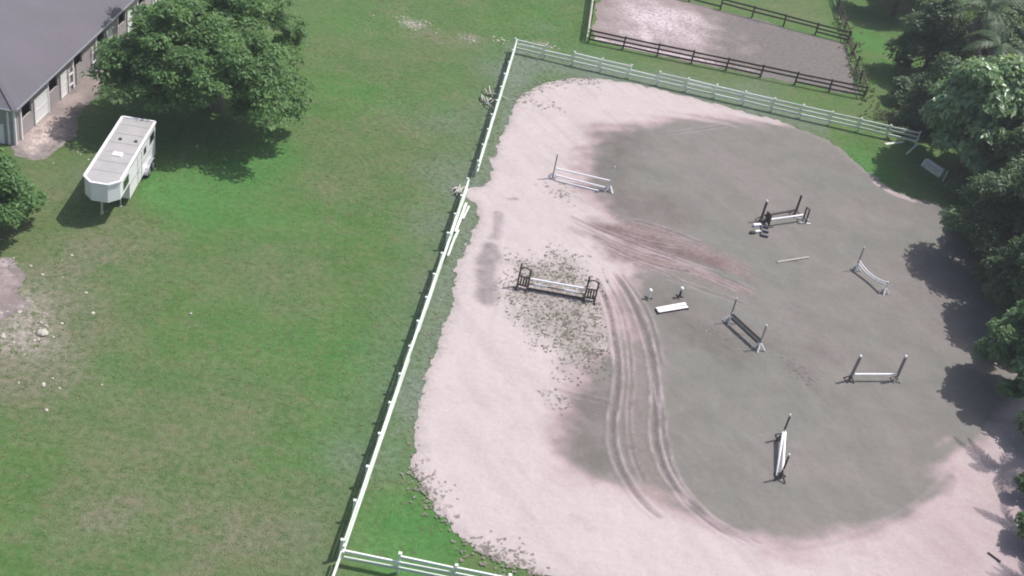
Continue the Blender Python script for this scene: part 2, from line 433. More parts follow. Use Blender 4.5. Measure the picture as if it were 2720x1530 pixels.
def sheet(name, poly, res, jitter, zfun, attrfun, mat, label, edge=.25):
    """a flat bed with a ragged edge: grid cells inside a noisy outline, border vertices snapped to the outline"""
    px = [p[0] for p in poly]; py = [p[1] for p in poly]
    xs = np.arange(min(px) - 1, max(px) + 1, res); ys = np.arange(min(py) - 1, max(py) + 1, res)
    X, Y = np.meshgrid(xs, ys)
    x = X.ravel().copy(); y = Y.ravel().copy()
    s = sdf(poly, x, y) + jitter(x, y)
    S = s.reshape(X.shape)
    ins = S < 0
    cell = ins[:-1, :-1] & ins[1:, :-1] & ins[:-1, 1:] & ins[1:, 1:]
    gy, gx = np.gradient(S, res)
    used = np.zeros(X.shape, bool)
    for a in (0, 1):
        for b_ in (0, 1): used[a:a + cell.shape[0], b_:b_ + cell.shape[1]] |= cell
    full = np.zeros(X.shape, int)
    for a in (0, 1):
        for b_ in (0, 1): full[a:a + cell.shape[0], b_:b_ + cell.shape[1]] += cell
    border = used & (full < 4)
    g = np.sqrt(gx ** 2 + gy ** 2) + 1e-6
    k = np.clip(-S / g, -res * .9, res * .9) * border
    x = (X + gx / g * k).ravel(); y = (Y + gy / g * k).ravel()
    s = S.ravel()
    z = zfun(x, y, s)
    z = .006 + (z - .006) * sstep(0, edge, -s)
    idx = -np.ones(X.size, int); um = used.ravel(); idx[um] = np.arange(um.sum())
    i = np.arange(X.size).reshape(X.shape)
    F = np.stack([i[:-1, :-1], i[:-1, 1:], i[1:, 1:], i[1:, :-1]], -1)[cell]
    F = idx[F]
    at = {k_: v_[um] for k_, v_ in attrfun(x, y, s).items()}
    me = mesh_np(name, np.stack([x, y, z], 1)[um], F, at, smooth=True)
    o = link_mesh(name, me, mat)
    return tag(o, label, kind='structure')

ARENA = [(-2.58, 87.96), (-1.52, 91.97), (0.15, 94.17), (2.79, 95.73), (5.54, 96.25), (8.66, 96.54), (11.80, 96.16), (14.91, 95.63), (17.30, 95.17), (19.37, 95.11), (21.03, 94.41), (23.30, 93.18), (24.76, 91.20), (26.11, 88.85), (27.17, 87.15), (28.34, 85.93), (29.50, 85.64), (31.09, 85.66), (33.11, 84.59), (33.77, 78.97), (33.91, 73.72), (33.47, 68.30), (32.92, 61.77), (32.18, 55.99), (31.30, 50.84), (30.01, 44.80), (29.01, 39.65), (19.57, 37.33), (10.40, 37.27), (7.78, 38.81), (5.51, 39.06), (3.61, 39.17), (2.45, 39.48), (0.86, 40.01), (-0.40, 40.75), (-1.39, 41.81), (-2.30, 42.94), (-2.85, 44.22), (-3.03, 45.66), (-3.54, 48.69), (-3.73, 51.38), (-3.63, 54.74), (-3.52, 58.41), (-3.58, 61.89), (-3.50, 64.74), (-3.36, 68.31), (-3.44, 70.41), (-3.77, 71.21), (-4.51, 72.08), (-4.65, 73.05), (-3.44, 73.91), (-3.07, 74.83), (-3.13, 78.18), (-3.06, 80.80), (-2.96, 84.28)]
WET = [(5.29, 86.28), (7.14, 88.57), (10.41, 90.89), (13.77, 92.30), (16.55, 93.89), (19.40, 95.52), (24.62, 95.82), (29.80, 89.40), (33.24, 85.27), (36.75, 80.11), (36.52, 67.11), (31.70, 58.34), (27.54, 54.59), (25.71, 51.09), (23.51, 48.62), (21.08, 46.62), (18.17, 44.89), (16.07, 44.09), (14.04, 44.02), (12.03, 44.46), (10.61, 45.18), (8.76, 45.34), (6.67, 45.99), (4.74, 46.78), (3.55, 48.29), (3.10, 50.45), (3.60, 52.87), (4.91, 55.33), (6.55, 57.82), (6.53, 61.12), (6.04, 63.60), (6.71, 66.18), (8.25, 68.22), (7.10, 70.33), (5.62, 72.42), (4.36, 74.71), (3.70, 78.00), (3.94, 81.92)]
CHURN = [(3.41, 71.81), (5.86, 73.34), (9.27, 73.59), (12.09, 72.53), (14.56, 70.86), (16.12, 69.19), (15.20, 67.16), (12.81, 67.38), (9.87, 67.36), (6.66, 67.37), (4.94, 69.49)]
DAMP = [([(5.96, 85.53), (4.79, 80.34), (4.80, 77.25), (6.93, 75.47), (9.82, 75.79)], 2.6, .5), ([(4.80, 72.09), (7.63, 71.06), (10.40, 70.46), (13.14, 69.67)], .95, .75), ([(6.54, 70.63), (8.75, 70.34), (11.23, 70.36)], .6, .6), ([(8.85, 64.62), (10.40, 63.82), (11.90, 60.87), (14.08, 59.56)], 1.7, .45),
        ([(4.37, 54.77), (5.41, 52.92), (4.72, 49.95), (6.13, 48.12)], 1.6, .55), ([(17.31, 60.04), (18.26, 59.56), (18.86, 58.20)], .55, .5), ([(19.24, 62.13), (20.44, 61.49)], .7, .3), ([(18.58, 72.65), (18.96, 72.17)], .35, .4), ([(12.46, 63.65), (15.45, 62.10), (17.91, 61.26)], 1.2, .25),
        ([(6.67, 57.86), (7.64, 54.00), (7.54, 50.50), (8.27, 47.83)], .5, .3), ([(2.94, 52.66), (4.74, 52.71), (6.78, 52.65)], .3, .4), ([(28.82, 85.36), (31.19, 84.44), (32.73, 79.70)], 1.2, .2), ([(0.98, 62.89), (2.87, 61.56), (4.36, 58.28), (5.42, 56.65)], 1.2, .3)]
WEED = [(-0.83, 61.10), (-0.00, 64.86), (2.16, 66.90), (4.02, 66.87), (5.74, 64.41), (5.92, 60.91), (6.59, 57.04), (5.28, 55.07), (3.89, 54.99), (2.05, 57.08), (0.41, 58.96)]
RUTS = [  # (centre line, half gap, strength)
    ([(5.13, 65.12), (6.10, 62.28), (6.62, 59.05), (7.01, 56.02), (7.01, 53.79), (6.83, 51.62), (6.87, 49.63), (7.25, 47.84), (8.01, 46.24), (8.97, 44.91), (9.79, 44.44)], .28, 1.0),
    ([(6.04, 66.41), (7.31, 64.06), (8.20, 61.28), (8.86, 58.20), (9.18, 55.61), (9.22, 53.08), (9.16, 51.00), (9.50, 48.82), (10.19, 47.18), (11.23, 45.70), (12.44, 44.63), (13.64, 44.08)], .30, 1.0),
    ([(6.71, 66.18), (7.82, 64.24), (8.74, 61.90), (9.18, 59.52), (9.50, 57.23)], .18, .8),
    ([(9.23, 55.62), (9.59, 52.84), (9.70, 50.50), (10.08, 48.53), (10.82, 46.76), (11.94, 45.33), (13.25, 44.44), (14.24, 44.02)], .2, .8),
    ([(2.83, 72.12), (4.85, 71.14), (7.10, 70.33), (9.31, 69.63), (11.49, 69.05), (13.65, 68.52)], .2, .8),
    ([(5.77, 69.29), (7.71, 68.26), (10.14, 67.94), (12.02, 68.16)], .2, .7),
    ([(7.28, 73.35), (9.84, 73.00), (12.09, 72.16)], .25, .6),
    ([(8.23, 69.22), (10.40, 69.04), (13.11, 68.56), (15.75, 67.36)], .2, .6),
    ([(9.87, 66.87), (12.52, 66.18), (15.12, 65.50)], .25, .45),
    ([(6.52, 71.15), (8.75, 70.70), (10.96, 71.04)], .2, .6),
    ([(5.54, 65.75), (6.73, 62.95), (7.47, 59.35), (7.83, 55.54), (7.71, 51.90), (7.98, 49.00), (8.77, 46.76)], .16, .6),
    ([(3.16, 71.44), (5.45, 70.21), (7.68, 69.26), (9.86, 69.08), (12.02, 68.16), (14.66, 66.96)], .16, .7),
    ([(6.47, 72.21), (8.17, 71.80), (10.40, 72.14), (12.63, 71.42)], .16, .7),
    ([(6.22, 68.45), (8.26, 67.83), (10.40, 67.07), (11.46, 66.03)], .16, .6),
    ([(10.40, 46.94), (11.64, 45.53), (13.05, 44.66), (14.85, 44.14)], .16, .6),
    ([(-2.14, 69.32), (-0.76, 62.94), (-0.80, 56.10)], .25, .1),
    ([(3.36, 52.97), (4.51, 52.81), (6.55, 52.75)], .25, .5),
    ([(16.07, 44.12), (18.40, 45.12), (20.90, 46.86), (23.37, 49.03), (25.33, 51.46), (26.41, 53.57)], .3, .25),
    ([(9.11, 87.66), (11.72, 89.57), (15.82, 92.78)], .25, .35)]
SMUDGE = [([(-1.93, 66.07), (-1.77, 63.49), (-1.54, 60.41)], .7, .95), ([(-1.88, 70.50), (-1.81, 67.38)], .45, .75), ([(-1.51, 72.76), (-1.02, 72.96)], .28, .7),
          ([(3.23, 70.50), (3.81, 70.09)], .4, .5), ([(17.33, 60.25), (18.28, 59.76), (18.88, 58.39)], .35, .45), ([(18.58, 72.65), (18.83, 72.22)], .3, .4),
          ([(19.51, 62.22), (20.20, 61.62)], .5, .25), ([(25.47, 51.03), (26.06, 52.48)], .3, .4), ([(5.39, 43.47), (6.22, 42.88)], .3, .12)]
RUTS = [(smooth_poly(p, 2, False), g, s) for p, g, s in RUTS]
_cache = {}
def arena_fields(x, y):
    key = (len(x), float(x[:50].sum()))
    if key in _cache: return _cache[key]
    h = np.zeros_like(x); berm = np.zeros_like(x)
    wob = fbm(x, y, 1.2, 3, 5)
    for pl, g, s in RUTS:
        d, sg, t = line_dist(pl, x, y)
        fade = sstep(0, .08, t) * (1 - sstep(.9, 1, t)) * s
        dd = d + wob * .05
        h += fade * (-.05 * np.exp(-(dd / (g * .55)) ** 2) + .055 * np.exp(-((dd - g) / .12) ** 2))
        berm += fade * np.exp(-((dd - g) / .085) ** 2) * (.5 + .75 * fbm(x, y, .7, 3, 8)) - fade * .1 * np.exp(-(dd / (g * .5)) ** 2)
    _cache.clear(); _cache[key] = (h, np.clip(berm * .85, 0, .6)); return _cache[key]
def arena_z(x, y, s):
    h, _ = arena_fields(x, y)
    lump = fbm(x, y, .5, 2, 6)
    wd = sstep(.3, -.8, sdf(WEED, x, y) + fbm(x, y, 1.5, 3, 9))
    return .06 + h + .012 * fbm(x, y, 2.5, 3, 4) + .022 * fbm(x, y, .5, 2, 61) + wd * .035 * lump
def arena_attr(x, y, s):
    _, berm = arena_fields(x, y)
    nz = fbm(x, y, 5, 5, 12); n2 = fbm(x, y, 1.0, 3, 13)
    swirl = vnoise(np.hypot(x - 14, (y - 66)) * 1.5, np.arctan2(y - 66, x - 14) * 3.0)
    dw = sdf(WET, x, y) + nz * 2.0 + n2 * .5 + (swirl - .5) * 1.3
    wet_dim = sstep(1.3, -1.5, dw)
    ch = sstep(1.1, -.9, sdf(CHURN, x, y) + nz * 1.6 + n2 * .8) * np.clip(.38 + 1.5 * (fbm(x * 0.330 + y * 0.944, (x * 0.944 + y * -0.330) * .1, .9, 3, 70) + .25), 0, 1)
    d, sg, t = line_dist([(6.25, 64.59), (7.64, 61.51), (8.12, 57.56), (8.11, 53.79), (8.09, 50.66), (8.48, 48.20), (9.57, 46.10), (11.01, 44.79)], x, y)
    ch = ch * (1 - .6 * sstep(13, 19, x))
    ch = np.maximum(ch, .38 * sstep(1.5, .2, d + n2 * .6) * sstep(0, .1, t) * (1 - sstep(.85, 1, t)))
    weed = sstep(.6, -1.6, sdf(WEED, x, y) + fbm(x, y, 2, 4, 14) * 1.6) * (.75 + .3 * n2)
    sm = np.zeros_like(x)
    streak = vnoise((x * .8 + y * .6) * 1.6, (x * .6 - y * .8) * .22)
    sm = np.clip((streak - .62) * .5, 0, .14) + np.clip(fbm(x, y, .45, 2, 60) - .55, 0, 1) * .5
    for pl, g, q_ in RUTS:
        d, sg, t = line_dist(pl, x, y)
        sm = np.maximum(sm, .8 * q_ * (.7 + .5 * fbm(x, y, .8, 3, 63)) * np.exp(-(d / (g * .55)) ** 2) * sstep(0, .1, t) * (1 - sstep(.9, 1, t)))
    for pl, r, a in SMUDGE:
        d, sg, t = line_dist(pl, x, y)
        sm = np.maximum(sm, 1.05 * a * sstep(r * 1.45, r * .4, d + n2 * .35 + nz * .15) * (.85 + .3 * fbm(x, y, .5, 3, 62)))
    damp = np.zeros_like(x)
    n3 = fbm(x, y, .7, 3, 64)
    for pl, r, a in DAMP:
        d, sg, t = line_dist(pl, x, y)
        damp = np.maximum(damp, a * sstep(r * 1.5, r * .1, d + nz * r * .5 + n2 * r * .35) * (.8 + .5 * n3))
    for pl, g, q_ in RUTS:
        d, sg, t = line_dist(pl, x, y)
        damp = np.maximum(damp, .85 * q_ * (.65 + .6 * n3) * np.exp(-((d + n3 * .04) / (g * .5)) ** 2) * sstep(0, .1, t) * (1 - sstep(.9, 1, t)))
    weededge = sstep(.9, .0, -s) * .35
    far = sstep(17, 26, x) * .42 * sstep(64, 48, y)  # dimmer light on the dry near-right sand, put in as wet tone
    wet_dim = np.maximum(wet_dim, far * (1 + .4 * n2))
    d, sg, t = line_dist([(26.66, 86.93), (27.93, 85.76), (29.26, 85.16)], x, y)
    wet_dim *= 1 - .7 * sstep(.55, .1, d + n2 * .25)
    stripe = vnoise(x * 1.1 + y * .9, (y - x) * .12)
    wet_dim = np.clip(wet_dim + (stripe - .5) * .06 + nz * .05, 0, 1)
    return {'wet_dim': wet_dim, 'churn': np.clip(ch, 0, .95), 'weed': np.clip(np.maximum(weed, weededge), 0, 1), 'smudge': np.clip(sm, 0, 1), 'berm': berm, 'damp': np.clip(damp, 0, 1)}
def jag(x, y): return fbm(x, y, 3.0, 4, 20) * .35 + fbm(x, y, .55, 3, 21) * .32
sheet('arena_sand', ARENA, .11, jag, arena_z, arena_attr, M_SAND, 'pale pinkish sand of the riding arena, damp and grey in the middle')

PADDOCK = [(2.6, 104.0), (27.5, 103.9), (27.6, 116.4), (20, 118), (10, 119.4), (2.6, 121.0)]
def pad_attr(x, y, s):
    nz = fbm(x, y, 2.5, 4, 30)
    pale = sstep(2.2, -2.2, np.hypot((x - 9.5) / 1.5, (y - 112) / 1.7) - 2.6 + nz * 2.2)
    pale = np.maximum(pale, .8 * sstep(.8, .1, np.abs(y - 104.7 + nz * .5)) * sstep(24, 12, x))
    l, _, _ = line_dist([(6.49, 112.74), (7.38, 109.76), (7.80, 106.69)], x, y)
    pale = np.maximum(pale, sstep(1.0, .2, l + nz * .5))
    weed = sstep(-2.5, 3.5, x - 15 + nz * 6) * .9
    return {'pale': np.clip(pale, 0, 1), 'weed': np.clip(weed, 0, 1)}
sheet('paddock_dirt', PADDOCK, .25, lambda x, y: fbm(x, y, 1.5, 3, 33) * .5, lambda x, y, s: .03 + .02 * fbm(x, y, 1, 3, 31), pad_attr, M_PADDOCK,
      'mauve grey dirt of the small paddock behind the arena', .6)
APRON = [(-34.6, 66.9), (-33.6, 66.3), (-32.58, 65.24), (-31.63, 65.44), (-31.39, 67.05), (-31.21, 69.35), (-31.54, 71.42), (-31.54, 73.67), (-31.24, 77.02), (-29.87, 80.08), (-26.5, 84), (-34.6, 86)]
def apron_attr(x, y, s):
    nz = fbm(x, y, 1.6, 4, 40)
    return {'pale': np.clip(sstep(2.6, -1, np.hypot(x + 32.2, (y - 68) * .8) - 1.2 + nz), 0, 1), 'weed': np.clip(sstep(1.2, .2, -s + nz * .8) * .7 + .25 * (nz > .1), 0, 1)}
sheet('barn_yard', APRON, .2, lambda x, y: fbm(x, y, 1.8, 4, 41) * .9, lambda x, y, s: .025 + .015 * fbm(x, y, .8, 3, 42), apron_attr, M_APRON,
      'brownish bare dirt yard along the stable doors', .4)
LANE = [(-29.92, 54.65), (-28.76, 54.66), (-27.62, 53.40), (-26.32, 51.85), (-25.78, 50.29), (-26.12, 49.05), (-26.27, 48.45), (-27.03, 47.82), (-29.39, 49.96), (-31.47, 54.06)]
sheet('gravel_lane', LANE, .15, lambda x, y: fbm(x, y, 1.2, 4, 44) * 1.3, lambda x, y, s: .02 + .015 * fbm(x, y, .7, 3, 45),
      lambda x, y, s: {'pale': np.clip(.35 + fbm(x, y, 1.0, 4, 46), 0, 1), 'weed': np.clip(sstep(.6, .1, -s) * .6, 0, 1)}, M_PADDOCK,
      'grey mauve gravel lane at the left edge below the small tree', .4)

# ------------------------------------------------------------------ air
def build_haze():
    m = bpy.data.materials.new('thin_haze'); m.use_nodes = True; n = m.node_tree; n.nodes.clear()
    o = n.nodes.new('ShaderNodeOutputMaterial'); v = n.nodes.new('ShaderNodeVolumePrincipled')
    v.inputs['Color'].default_value = (.86, .88, .95, 1); v.inputs['Density'].default_value = HAZE; v.inputs['Anisotropy'].default_value = 0.0
    n.links.new(v.outputs[0], o.inputs['Volume'])
    b = MB().box((0, 200, 21.5), (1700, 1700, 45)).build('haze', m)
    tag(b, 'thin pale summer haze in the air', kind='stuff')
HAZE = .0005
build_haze()

# ------------------------------------------------------------------ stable
def build_barn():
    X0, Y0, Y1 = -33.75, 66.75, 100.0
    t = thing('stable', (X0 - 5, Y0, 0), 'long white and grey stable with a mauve grey hip roof', 'stable')
    B = 12.0; ZE = 2.68; RZ = 5.6
    # walls: front is a row of bays with real openings
    bays = [67.8 + 4.12 * i for i in range(8)]
    mb = MB()
    def wall(y0, y1, z0, z1, x=X0): mb.box((x - .075, (y0 + y1) / 2, (z0 + z1) / 2), (.15, y1 - y0, z1 - z0))
    wall(Y0, Y1, 2.52, 2.75)
    prev = Y0
    for yb in bays:
        wall(prev, yb, 0, 2.518)
        wall(yb, yb + 1.62, 0, 1.22)
        prev = yb + 1.62
    wall(prev, Y1, 0, 2.518)
    mb.box((X0 - B / 2, Y0 + .075, 1.375), (B - .31, .15, 2.75)); mb.box((X0 - B / 2, Y1 - .075, 1.375), (B - .31, .15, 2.75)); mb.box((X0 - B + .075, (Y0 + Y1) / 2, 1.375), (.15, Y1 - Y0, 2.75))
    mb.build('wall', M_SIDING, t)
    MB().box((X0 - .9, (Y0 + Y1) / 2, 1.3), (.06, Y1 - Y0 - .4, 2.4)).build('shade_backing', M_DARKIN, t)  # near-black sheet stands in for the shade inside the stalls
    for i, yb in enumerate(bays):
        f = MB()
        for (y, z, dy, dz) in ((yb + .03, 1.87, .06, 1.29), (yb + 1.59, 1.87, .06, 1.29), (yb + .81, 2.485, 1.5, .06), (yb + .81, 1.25, 1.5, .06)):
            f.box((X0 - .02, y, z), (.08, dy, dz))
        f.build('window_frame', M_GREYWOOD, t)
        # white door leaf, a framed sheet standing proud of the wall
        if i in (0, 1, 3, 4, 6):
            y0, y1 = yb + 1.9, yb + (3.98 if i == 0 else 2.95)
            d = MB().box((X0 + .045, (y0 + y1) / 2, .98), (.05, y1 - y0, 1.84)).build('door', M_WHITE2, t)
            q = MB()
            q.box((X0 + .075, y0 + .06, .98), (.02, .12, 1.84)).box((X0 + .075, y1 - .06, .98), (.02, .12, 1.84))
            q.box((X0 + .075, (y0 + y1) / 2, .12), (.02, y1 - y0 - .24, .12)).box((X0 + .075, (y0 + y1) / 2, 1.84), (.02, y1 - y0 - .24, .12)).box((X0 + .075, (y0 + y1) / 2, 1.0), (.02, y1 - y0 - .24, .1))
            q.build('door_frame', M_WHITE, d)
        if i in (2, 5):
            y0 = yb + .42
            MB().box((X0 + .045, y0 + .4, .78), (.05, .75, 1.45)).build('door', M_GREYWOOD, t)
        MB().box((X0 + .06, yb - .09, 1.25), (.11, .12, 2.5)).build('post', M_WHITE2, t)
        if i in (1, 2, 4, 5):
            # white rail gate between two posts
            q = MB(); ya = yb + 3.2
            for z in (.5, 1.3): q.box((X0 + .1, ya + .35, z), (.05, .7, .12))
            q.box((X0 + .1, ya, .9), (.06, .09, 1.75)).box((X0 + .1, ya + .72, .9), (.06, .09, 1.75))
            q.build('rail_gate', M_WHITE2, t)
    for y in (Y0 + .06, Y0 + .9):
        MB().box((X0 + .07, y, 1.25), (.13, .13, 2.5)).build('post', M_WHITE2, t)
    # end wall: plain white panel and corner trim
    MB().box((X0 - 1.1, Y0 - .03, .7), (.9, .06, 1.4)).build('end_panel', M_WHITE2, t)
    MB().box((X0 - .32, Y0 - .03, 1.2), (.12, .06, 2.4)).build('corner_trim', M_WHITE2, t)
    # hip roof with thickness
    ov = .36
    x0, x1, y0, y1 = X0 - B - ov, X0 + ov, Y0 - ov, Y1 + ov
    xm = X0 - B / 2; h = (x1 - x0) / 2
    for nm, z, mat, k in (('roof', ZE + .1, M_ROOF, 0),):
        vs = []
        for dz in (-.1, 0.0):
            vs += [(x0, y0, z + dz), (x1, y0, z + dz), (x1, y1, z + dz), (x0, y1, z + dz), (xm, y0 + h, RZ + dz), (xm, y1 - h, RZ + dz)]
        fs = [(6, 7, 10), (7, 8, 11, 10), (8, 9, 11), (9, 6, 10, 11), (4, 1, 0), (4, 5, 2, 1), (5, 3, 2), (5, 4, 0, 3),
              (0, 1, 7, 6), (1, 2, 8, 7), (2, 3, 9, 8), (3, 0, 6, 9)]
        MB().add(vs, fs).build('roof', M_ROOF, t)
    c = MB()
    for a, b in (((x1, y0), (xm, y0 + h)), ((x0, y0), (xm, y0 + h))):
        c.bar((a[0], a[1], ZE + .125), (b[0], b[1], RZ + .025), .3, .03)
    c.bar((xm, y0 + h, RZ + .03), (xm, y1 - h, RZ + .03), .3, .03)
    c.build('ridge_cap', M_ROOF, t)
    g = MB().box((x1 + .05, (y0 + y1) / 2, ZE + .05), (.09, y1 - y0, .1)).box((xm, y0 - .05, ZE + .05), (x1 - x0, .09, .1))
    g.build('gutter', M_STEEL, t)
build_barn()

# ------------------------------------------------------------------ horse trailer
def build_trailer():
    t = thing('horse_trailer', (-26.05, 68.37, 0), 'white gooseneck horse trailer parked on the grass beside the big tree', 'horse trailer', rz=math.radians(-84.66))
    W = 1.06; ZR = 2.82; ZF = .5; L = 5.95; N = 7.9; T = 8.5; G0 = 1.62; hw = .5
    b = lambda m, nm, mat, par=t, sm=False, bev=0: m.build(nm, mat, par, local=True, smooth=sm, bevel=bev)
    m = MB()
    out = [(0, -W), (N, -W), (T, -hw), (T, hw), (N, W), (0, W)]
    # body: main box down to ZF, neck box from G0
    m.add([(0, -W, ZF), (L, -W, ZF), (L, W, ZF), (0, W, ZF), (0, -W, G0), (L, -W, G0), (L, W, G0), (0, W, G0)],
          [(3, 2, 1, 0), (0, 1, 5, 4), (1, 2, 6, 5), (2, 3, 7, 6), (3, 0, 4, 7)])
    n = len(m.v)
    up = [(x, y, ZR) for x, y in out]; lo = [(x, y * (.96 if x == T else 1), G0) for x, y in out]
    m.add(lo + up, [(0, 1, 7, 6), (1, 2, 8, 7), (2, 3, 9, 8), (3, 4, 10, 9), (4, 5, 11, 10), (5, 0, 6, 11), (6, 7, 8, 9, 10, 11)])
    m.add([(L, -W, G0), (N, -W, G0), (T, -hw * .96, G0), (T, hw * .96, G0), (N, W, G0), (L, W, G0)], [(5, 4, 3, 2, 1, 0)])
    body = b(m, 'body', M_TRAILER)
    # roof skin inside a raised rim
    r = MB(); s = .93
    rp = [(.12, -W + .1), (N - .06, -W + .1), (T - .12, -hw + .04), (T - .12, hw - .04), (N - .06, W - .1), (.12, W - .1)]
    r.add([(x, y, ZR + .006) for x, y in rp] + [(x, y, ZR + .05) for x, y in rp], [(6, 7, 8, 9, 10, 11)] + [(i, (i + 1) % 6, 6 + (i + 1) % 6, 6 + i) for i in range(6)])
    roof = b(r, 'roof', M_TRAILROOF)
    q = MB()
    for i in range(6):
        a, c = out[i], out[(i + 1) % 6]
        q.bar((a[0], a[1], ZR + .05), (c[0], c[1], ZR + .05), .14, .1)
    b(q, 'roof_rim', M_WHITE2)
    for k in range(6):
        b(MB().box((1.0 + k * 1.2, 0, ZR + .056), (.035, 2 * W - .22, .012)), 'roof_seam', M_STEEL)
    for (x, y) in ((2.95, -.35), (2.95, .62)):
        b(MB().box((x, y, ZR + .09), (.22, .2, .09), taper=.8), 'roof_vent', M_JUMPDARK)
    b(MB().box((4.9, .02, ZR + .1), (.5, .62, .1), taper=.85), 'roof_hatch', M_WHITE2)
    # side rub rail, seams and openings on both sides
    for sd in (-1, 1):
        y = sd * (W + .012)
        b(MB().box((3.2, y, 1.48), (5.4, .02, .07)), 'rub_rail', M_GREYWOOD)
        b(MB().box((2.9, y, 2.66), (5.9, .02, .05)), 'drip_rail', M_STEEL)
        for (xc, zc, w_, h_) in ((.85, 2.2, .95, .55), (2.55, 2.12, .42, .4), (6.75, 2.2, 1.0, .55)):
            f = b(MB().box((xc, y, zc), (w_ + .12, .03, h_ + .12)), 'window_frame', M_STEEL)
            b(MB().box((xc, y + sd * .012, zc), (w_, .03, h_)), 'window_pane', M_GLASS, f)
        dd = MB()
        for x in (3.3, 4.15): dd.box((x, y, 1.5), (.025, .02, 1.9))
        dd.box((3.725, y, 2.46), (.85, .02, .025))
        b(dd, 'side_door_seam', M_GREYWOOD)
        b(MB().box((4.02, y + sd * .02, 1.35), (.12, .04, .06)), 'door_handle', M_STEEL)
        fe = MB()
        for k in range(8):
            a0 = math.pi * k / 8; a1 = math.pi * (k + 1) / 8
            p0 = (1.72 + 1.05 * math.cos(a0), .42 + .5 * math.sin(a0)); p1 = (1.72 + 1.05 * math.cos(a1), .42 + .5 * math.sin(a1))
            fe.add([(p0[0], sd * W, p0[1]), (p1[0], sd * W, p1[1]), (p1[0], sd * (W + .26), p1[1]), (p0[0], sd * (W + .26), p0[1])], [(0, 1, 2, 3)])
        b(fe, 'fender', M_STEEL)
        for x in (1.28, 2.16):
            w_ = b(MB().tube([(x, sd * (W - .02), .36), (x, sd * (W + .2), .36)], .36, 18), 'wheel', M_RUBBER, sm=False)
            b(MB().tube([(x, sd * (W + .18), .36), (x, sd * (W + .215), .36)], .2, 14), 'rim', M_STEEL, w_)
        b(MB().box((.0, sd * (W - .12), 1.0), (.03, .14, .22)), 'tail_light', simple('tail_light_red', (.35, .02, .02), .3))
    # rear doors
    for sd in (-1, 1):
        d = b(MB().box((-.03, sd * .51, 1.55), (.05, .96, 2.0)), 'rear_door', M_TRAILER)
        b(MB().box((-.065, sd * .51, 2.15), (.02, .6, .4)), 'window_pane', M_GLASS, d)
    # rear awning roll on the far side
    b(MB().tube([(.1, -W - .09, ZR - .1), (1.5, -W - .09, ZR - .1)], .08, 8), 'awning_roll', M_WHITE2)
    # neck: coupler tube and jack leg, chassis
    b(MB().box((T - .85, 0, G0 - .06), (.9, .5, .12)), 'neck_plate', M_STEEL)
    b(MB().tube([(T - .35, 0, G0 - .1), (T - .35, 0, .62)], .07, 10).tube([(T - .35, 0, .72), (T - .35, 0, .55)], .1, 10), 'coupler', M_STEEL)
    for sd in (-1, 1):
        b(MB().tube([(L + .25, sd * .55, G0), (L + .25, sd * .55, .04)], .05, 8).box((L + .25, sd * .55, .02), (.22, .22, .03)), 'jack_leg', M_STEEL)
    b(MB().box((3.0, 0, .44), (5.9, 1.6, .1)), 'chassis', M_JUMPDARK)
    return t
build_trailer()

# ------------------------------------------------------------------ fences
UNIT = MB().box((0, 0, 0), (1, 1, 1)).mesh('plank')
def unit_mesh(name, mat):
    me = UNIT.copy(); me.name = name; me.materials.append(mat); return me
def piece(name, me, parent, p, q, wd, ht, roll=0.0):
    """a unit plank stretched from p to q (parent-local coordinates, parent unrotated)"""
    p = Vector(p); q = Vector(q); d = q - p
    o = bpy.data.objects.new(name, me); COL.objects.link(o); o.parent = parent
    o.location = (p + q) / 2
    rot = Matrix(((1, 0, 0), (0, 1, 0), (0, 0, 1)))
    x = d.normalized(); up = Vector((0, 0, 1)) if abs(x.z) < .95 else Vector((0, 1, 0))
    y = up.cross(x).normalized(); z = x.cross(y)
    r = Matrix((x, y, z)).transposed() @ Matrix.Rotation(roll, 3, 'X')
    o.rotation_euler = r.to_euler(); o.scale = (d.length, wd, ht)
    return o
def fence(name, label, a, b, pitch, post_me, rail_me, zs, missing=(), hp=1.25, ps=.115, rw=.045, rh=.15, side=1, lean=.04, cat='fence', group=None, ends=(True, True), sag=.03, cap=None):
    A = Vector((a[0], a[1], 0)); Bv = Vector((b[0], b[1], 0)); L = (Bv - A).length
    t = thing(name, tuple(A), label, cat, group)
    n = max(1, round(L / pitch)); d = (Bv - A) / n; u = d.normalized(); nrm = Vector((-u.y, u.x, 0)) * side
    rnd = random.Random(sum(map(ord, label)))
    for i in range(n + 1):
        if (i == 0 and not ends[0]) or (i == n and not ends[1]): continue
        p = d * i
        tilt = Vector((rnd.uniform(-lean, lean), rnd.uniform(-lean, lean), 0)) * hp
        piece('post', post_me, t, p + Vector((0, 0, -.02)), p + tilt + Vector((0, 0, hp + rnd.uniform(-.03, .03))), ps, ps)
        if cap: piece('cap', cap, t, p + tilt + Vector((0, 0, hp + .03)), p + tilt + Vector((0, 0, hp + .07)), ps * 1.35, ps * 1.35)
    off = nrm * (ps / 2 + rw / 2 + .003)
    for i in range(n):
        for k, z in enumerate(zs):
            if (i, k) in missing: continue
            j0, j1 = rnd.uniform(-sag, sag), rnd.uniform(-sag, sag)
            g = .004
            piece('rail', rail_me, t, d * i + off + u * g + Vector((0, 0, z + j0)), d * (i + 1) + off - u * g + Vector((0, 0, z + j1)), rw, rh)
    return t
P_WHITE = unit_mesh('fence_post', M_WHITE); R_WHITE = unit_mesh('fence_rail', M_WHITE)
P_DARK = unit_mesh('paddock_post', M_DARKWOOD); R_DARK = unit_mesh('paddock_rail', M_DARKWOOD)
R_GREY = unit_mesh('grey_rail', M_PALEWOOD)
ZW = (.42, .8, 1.16)
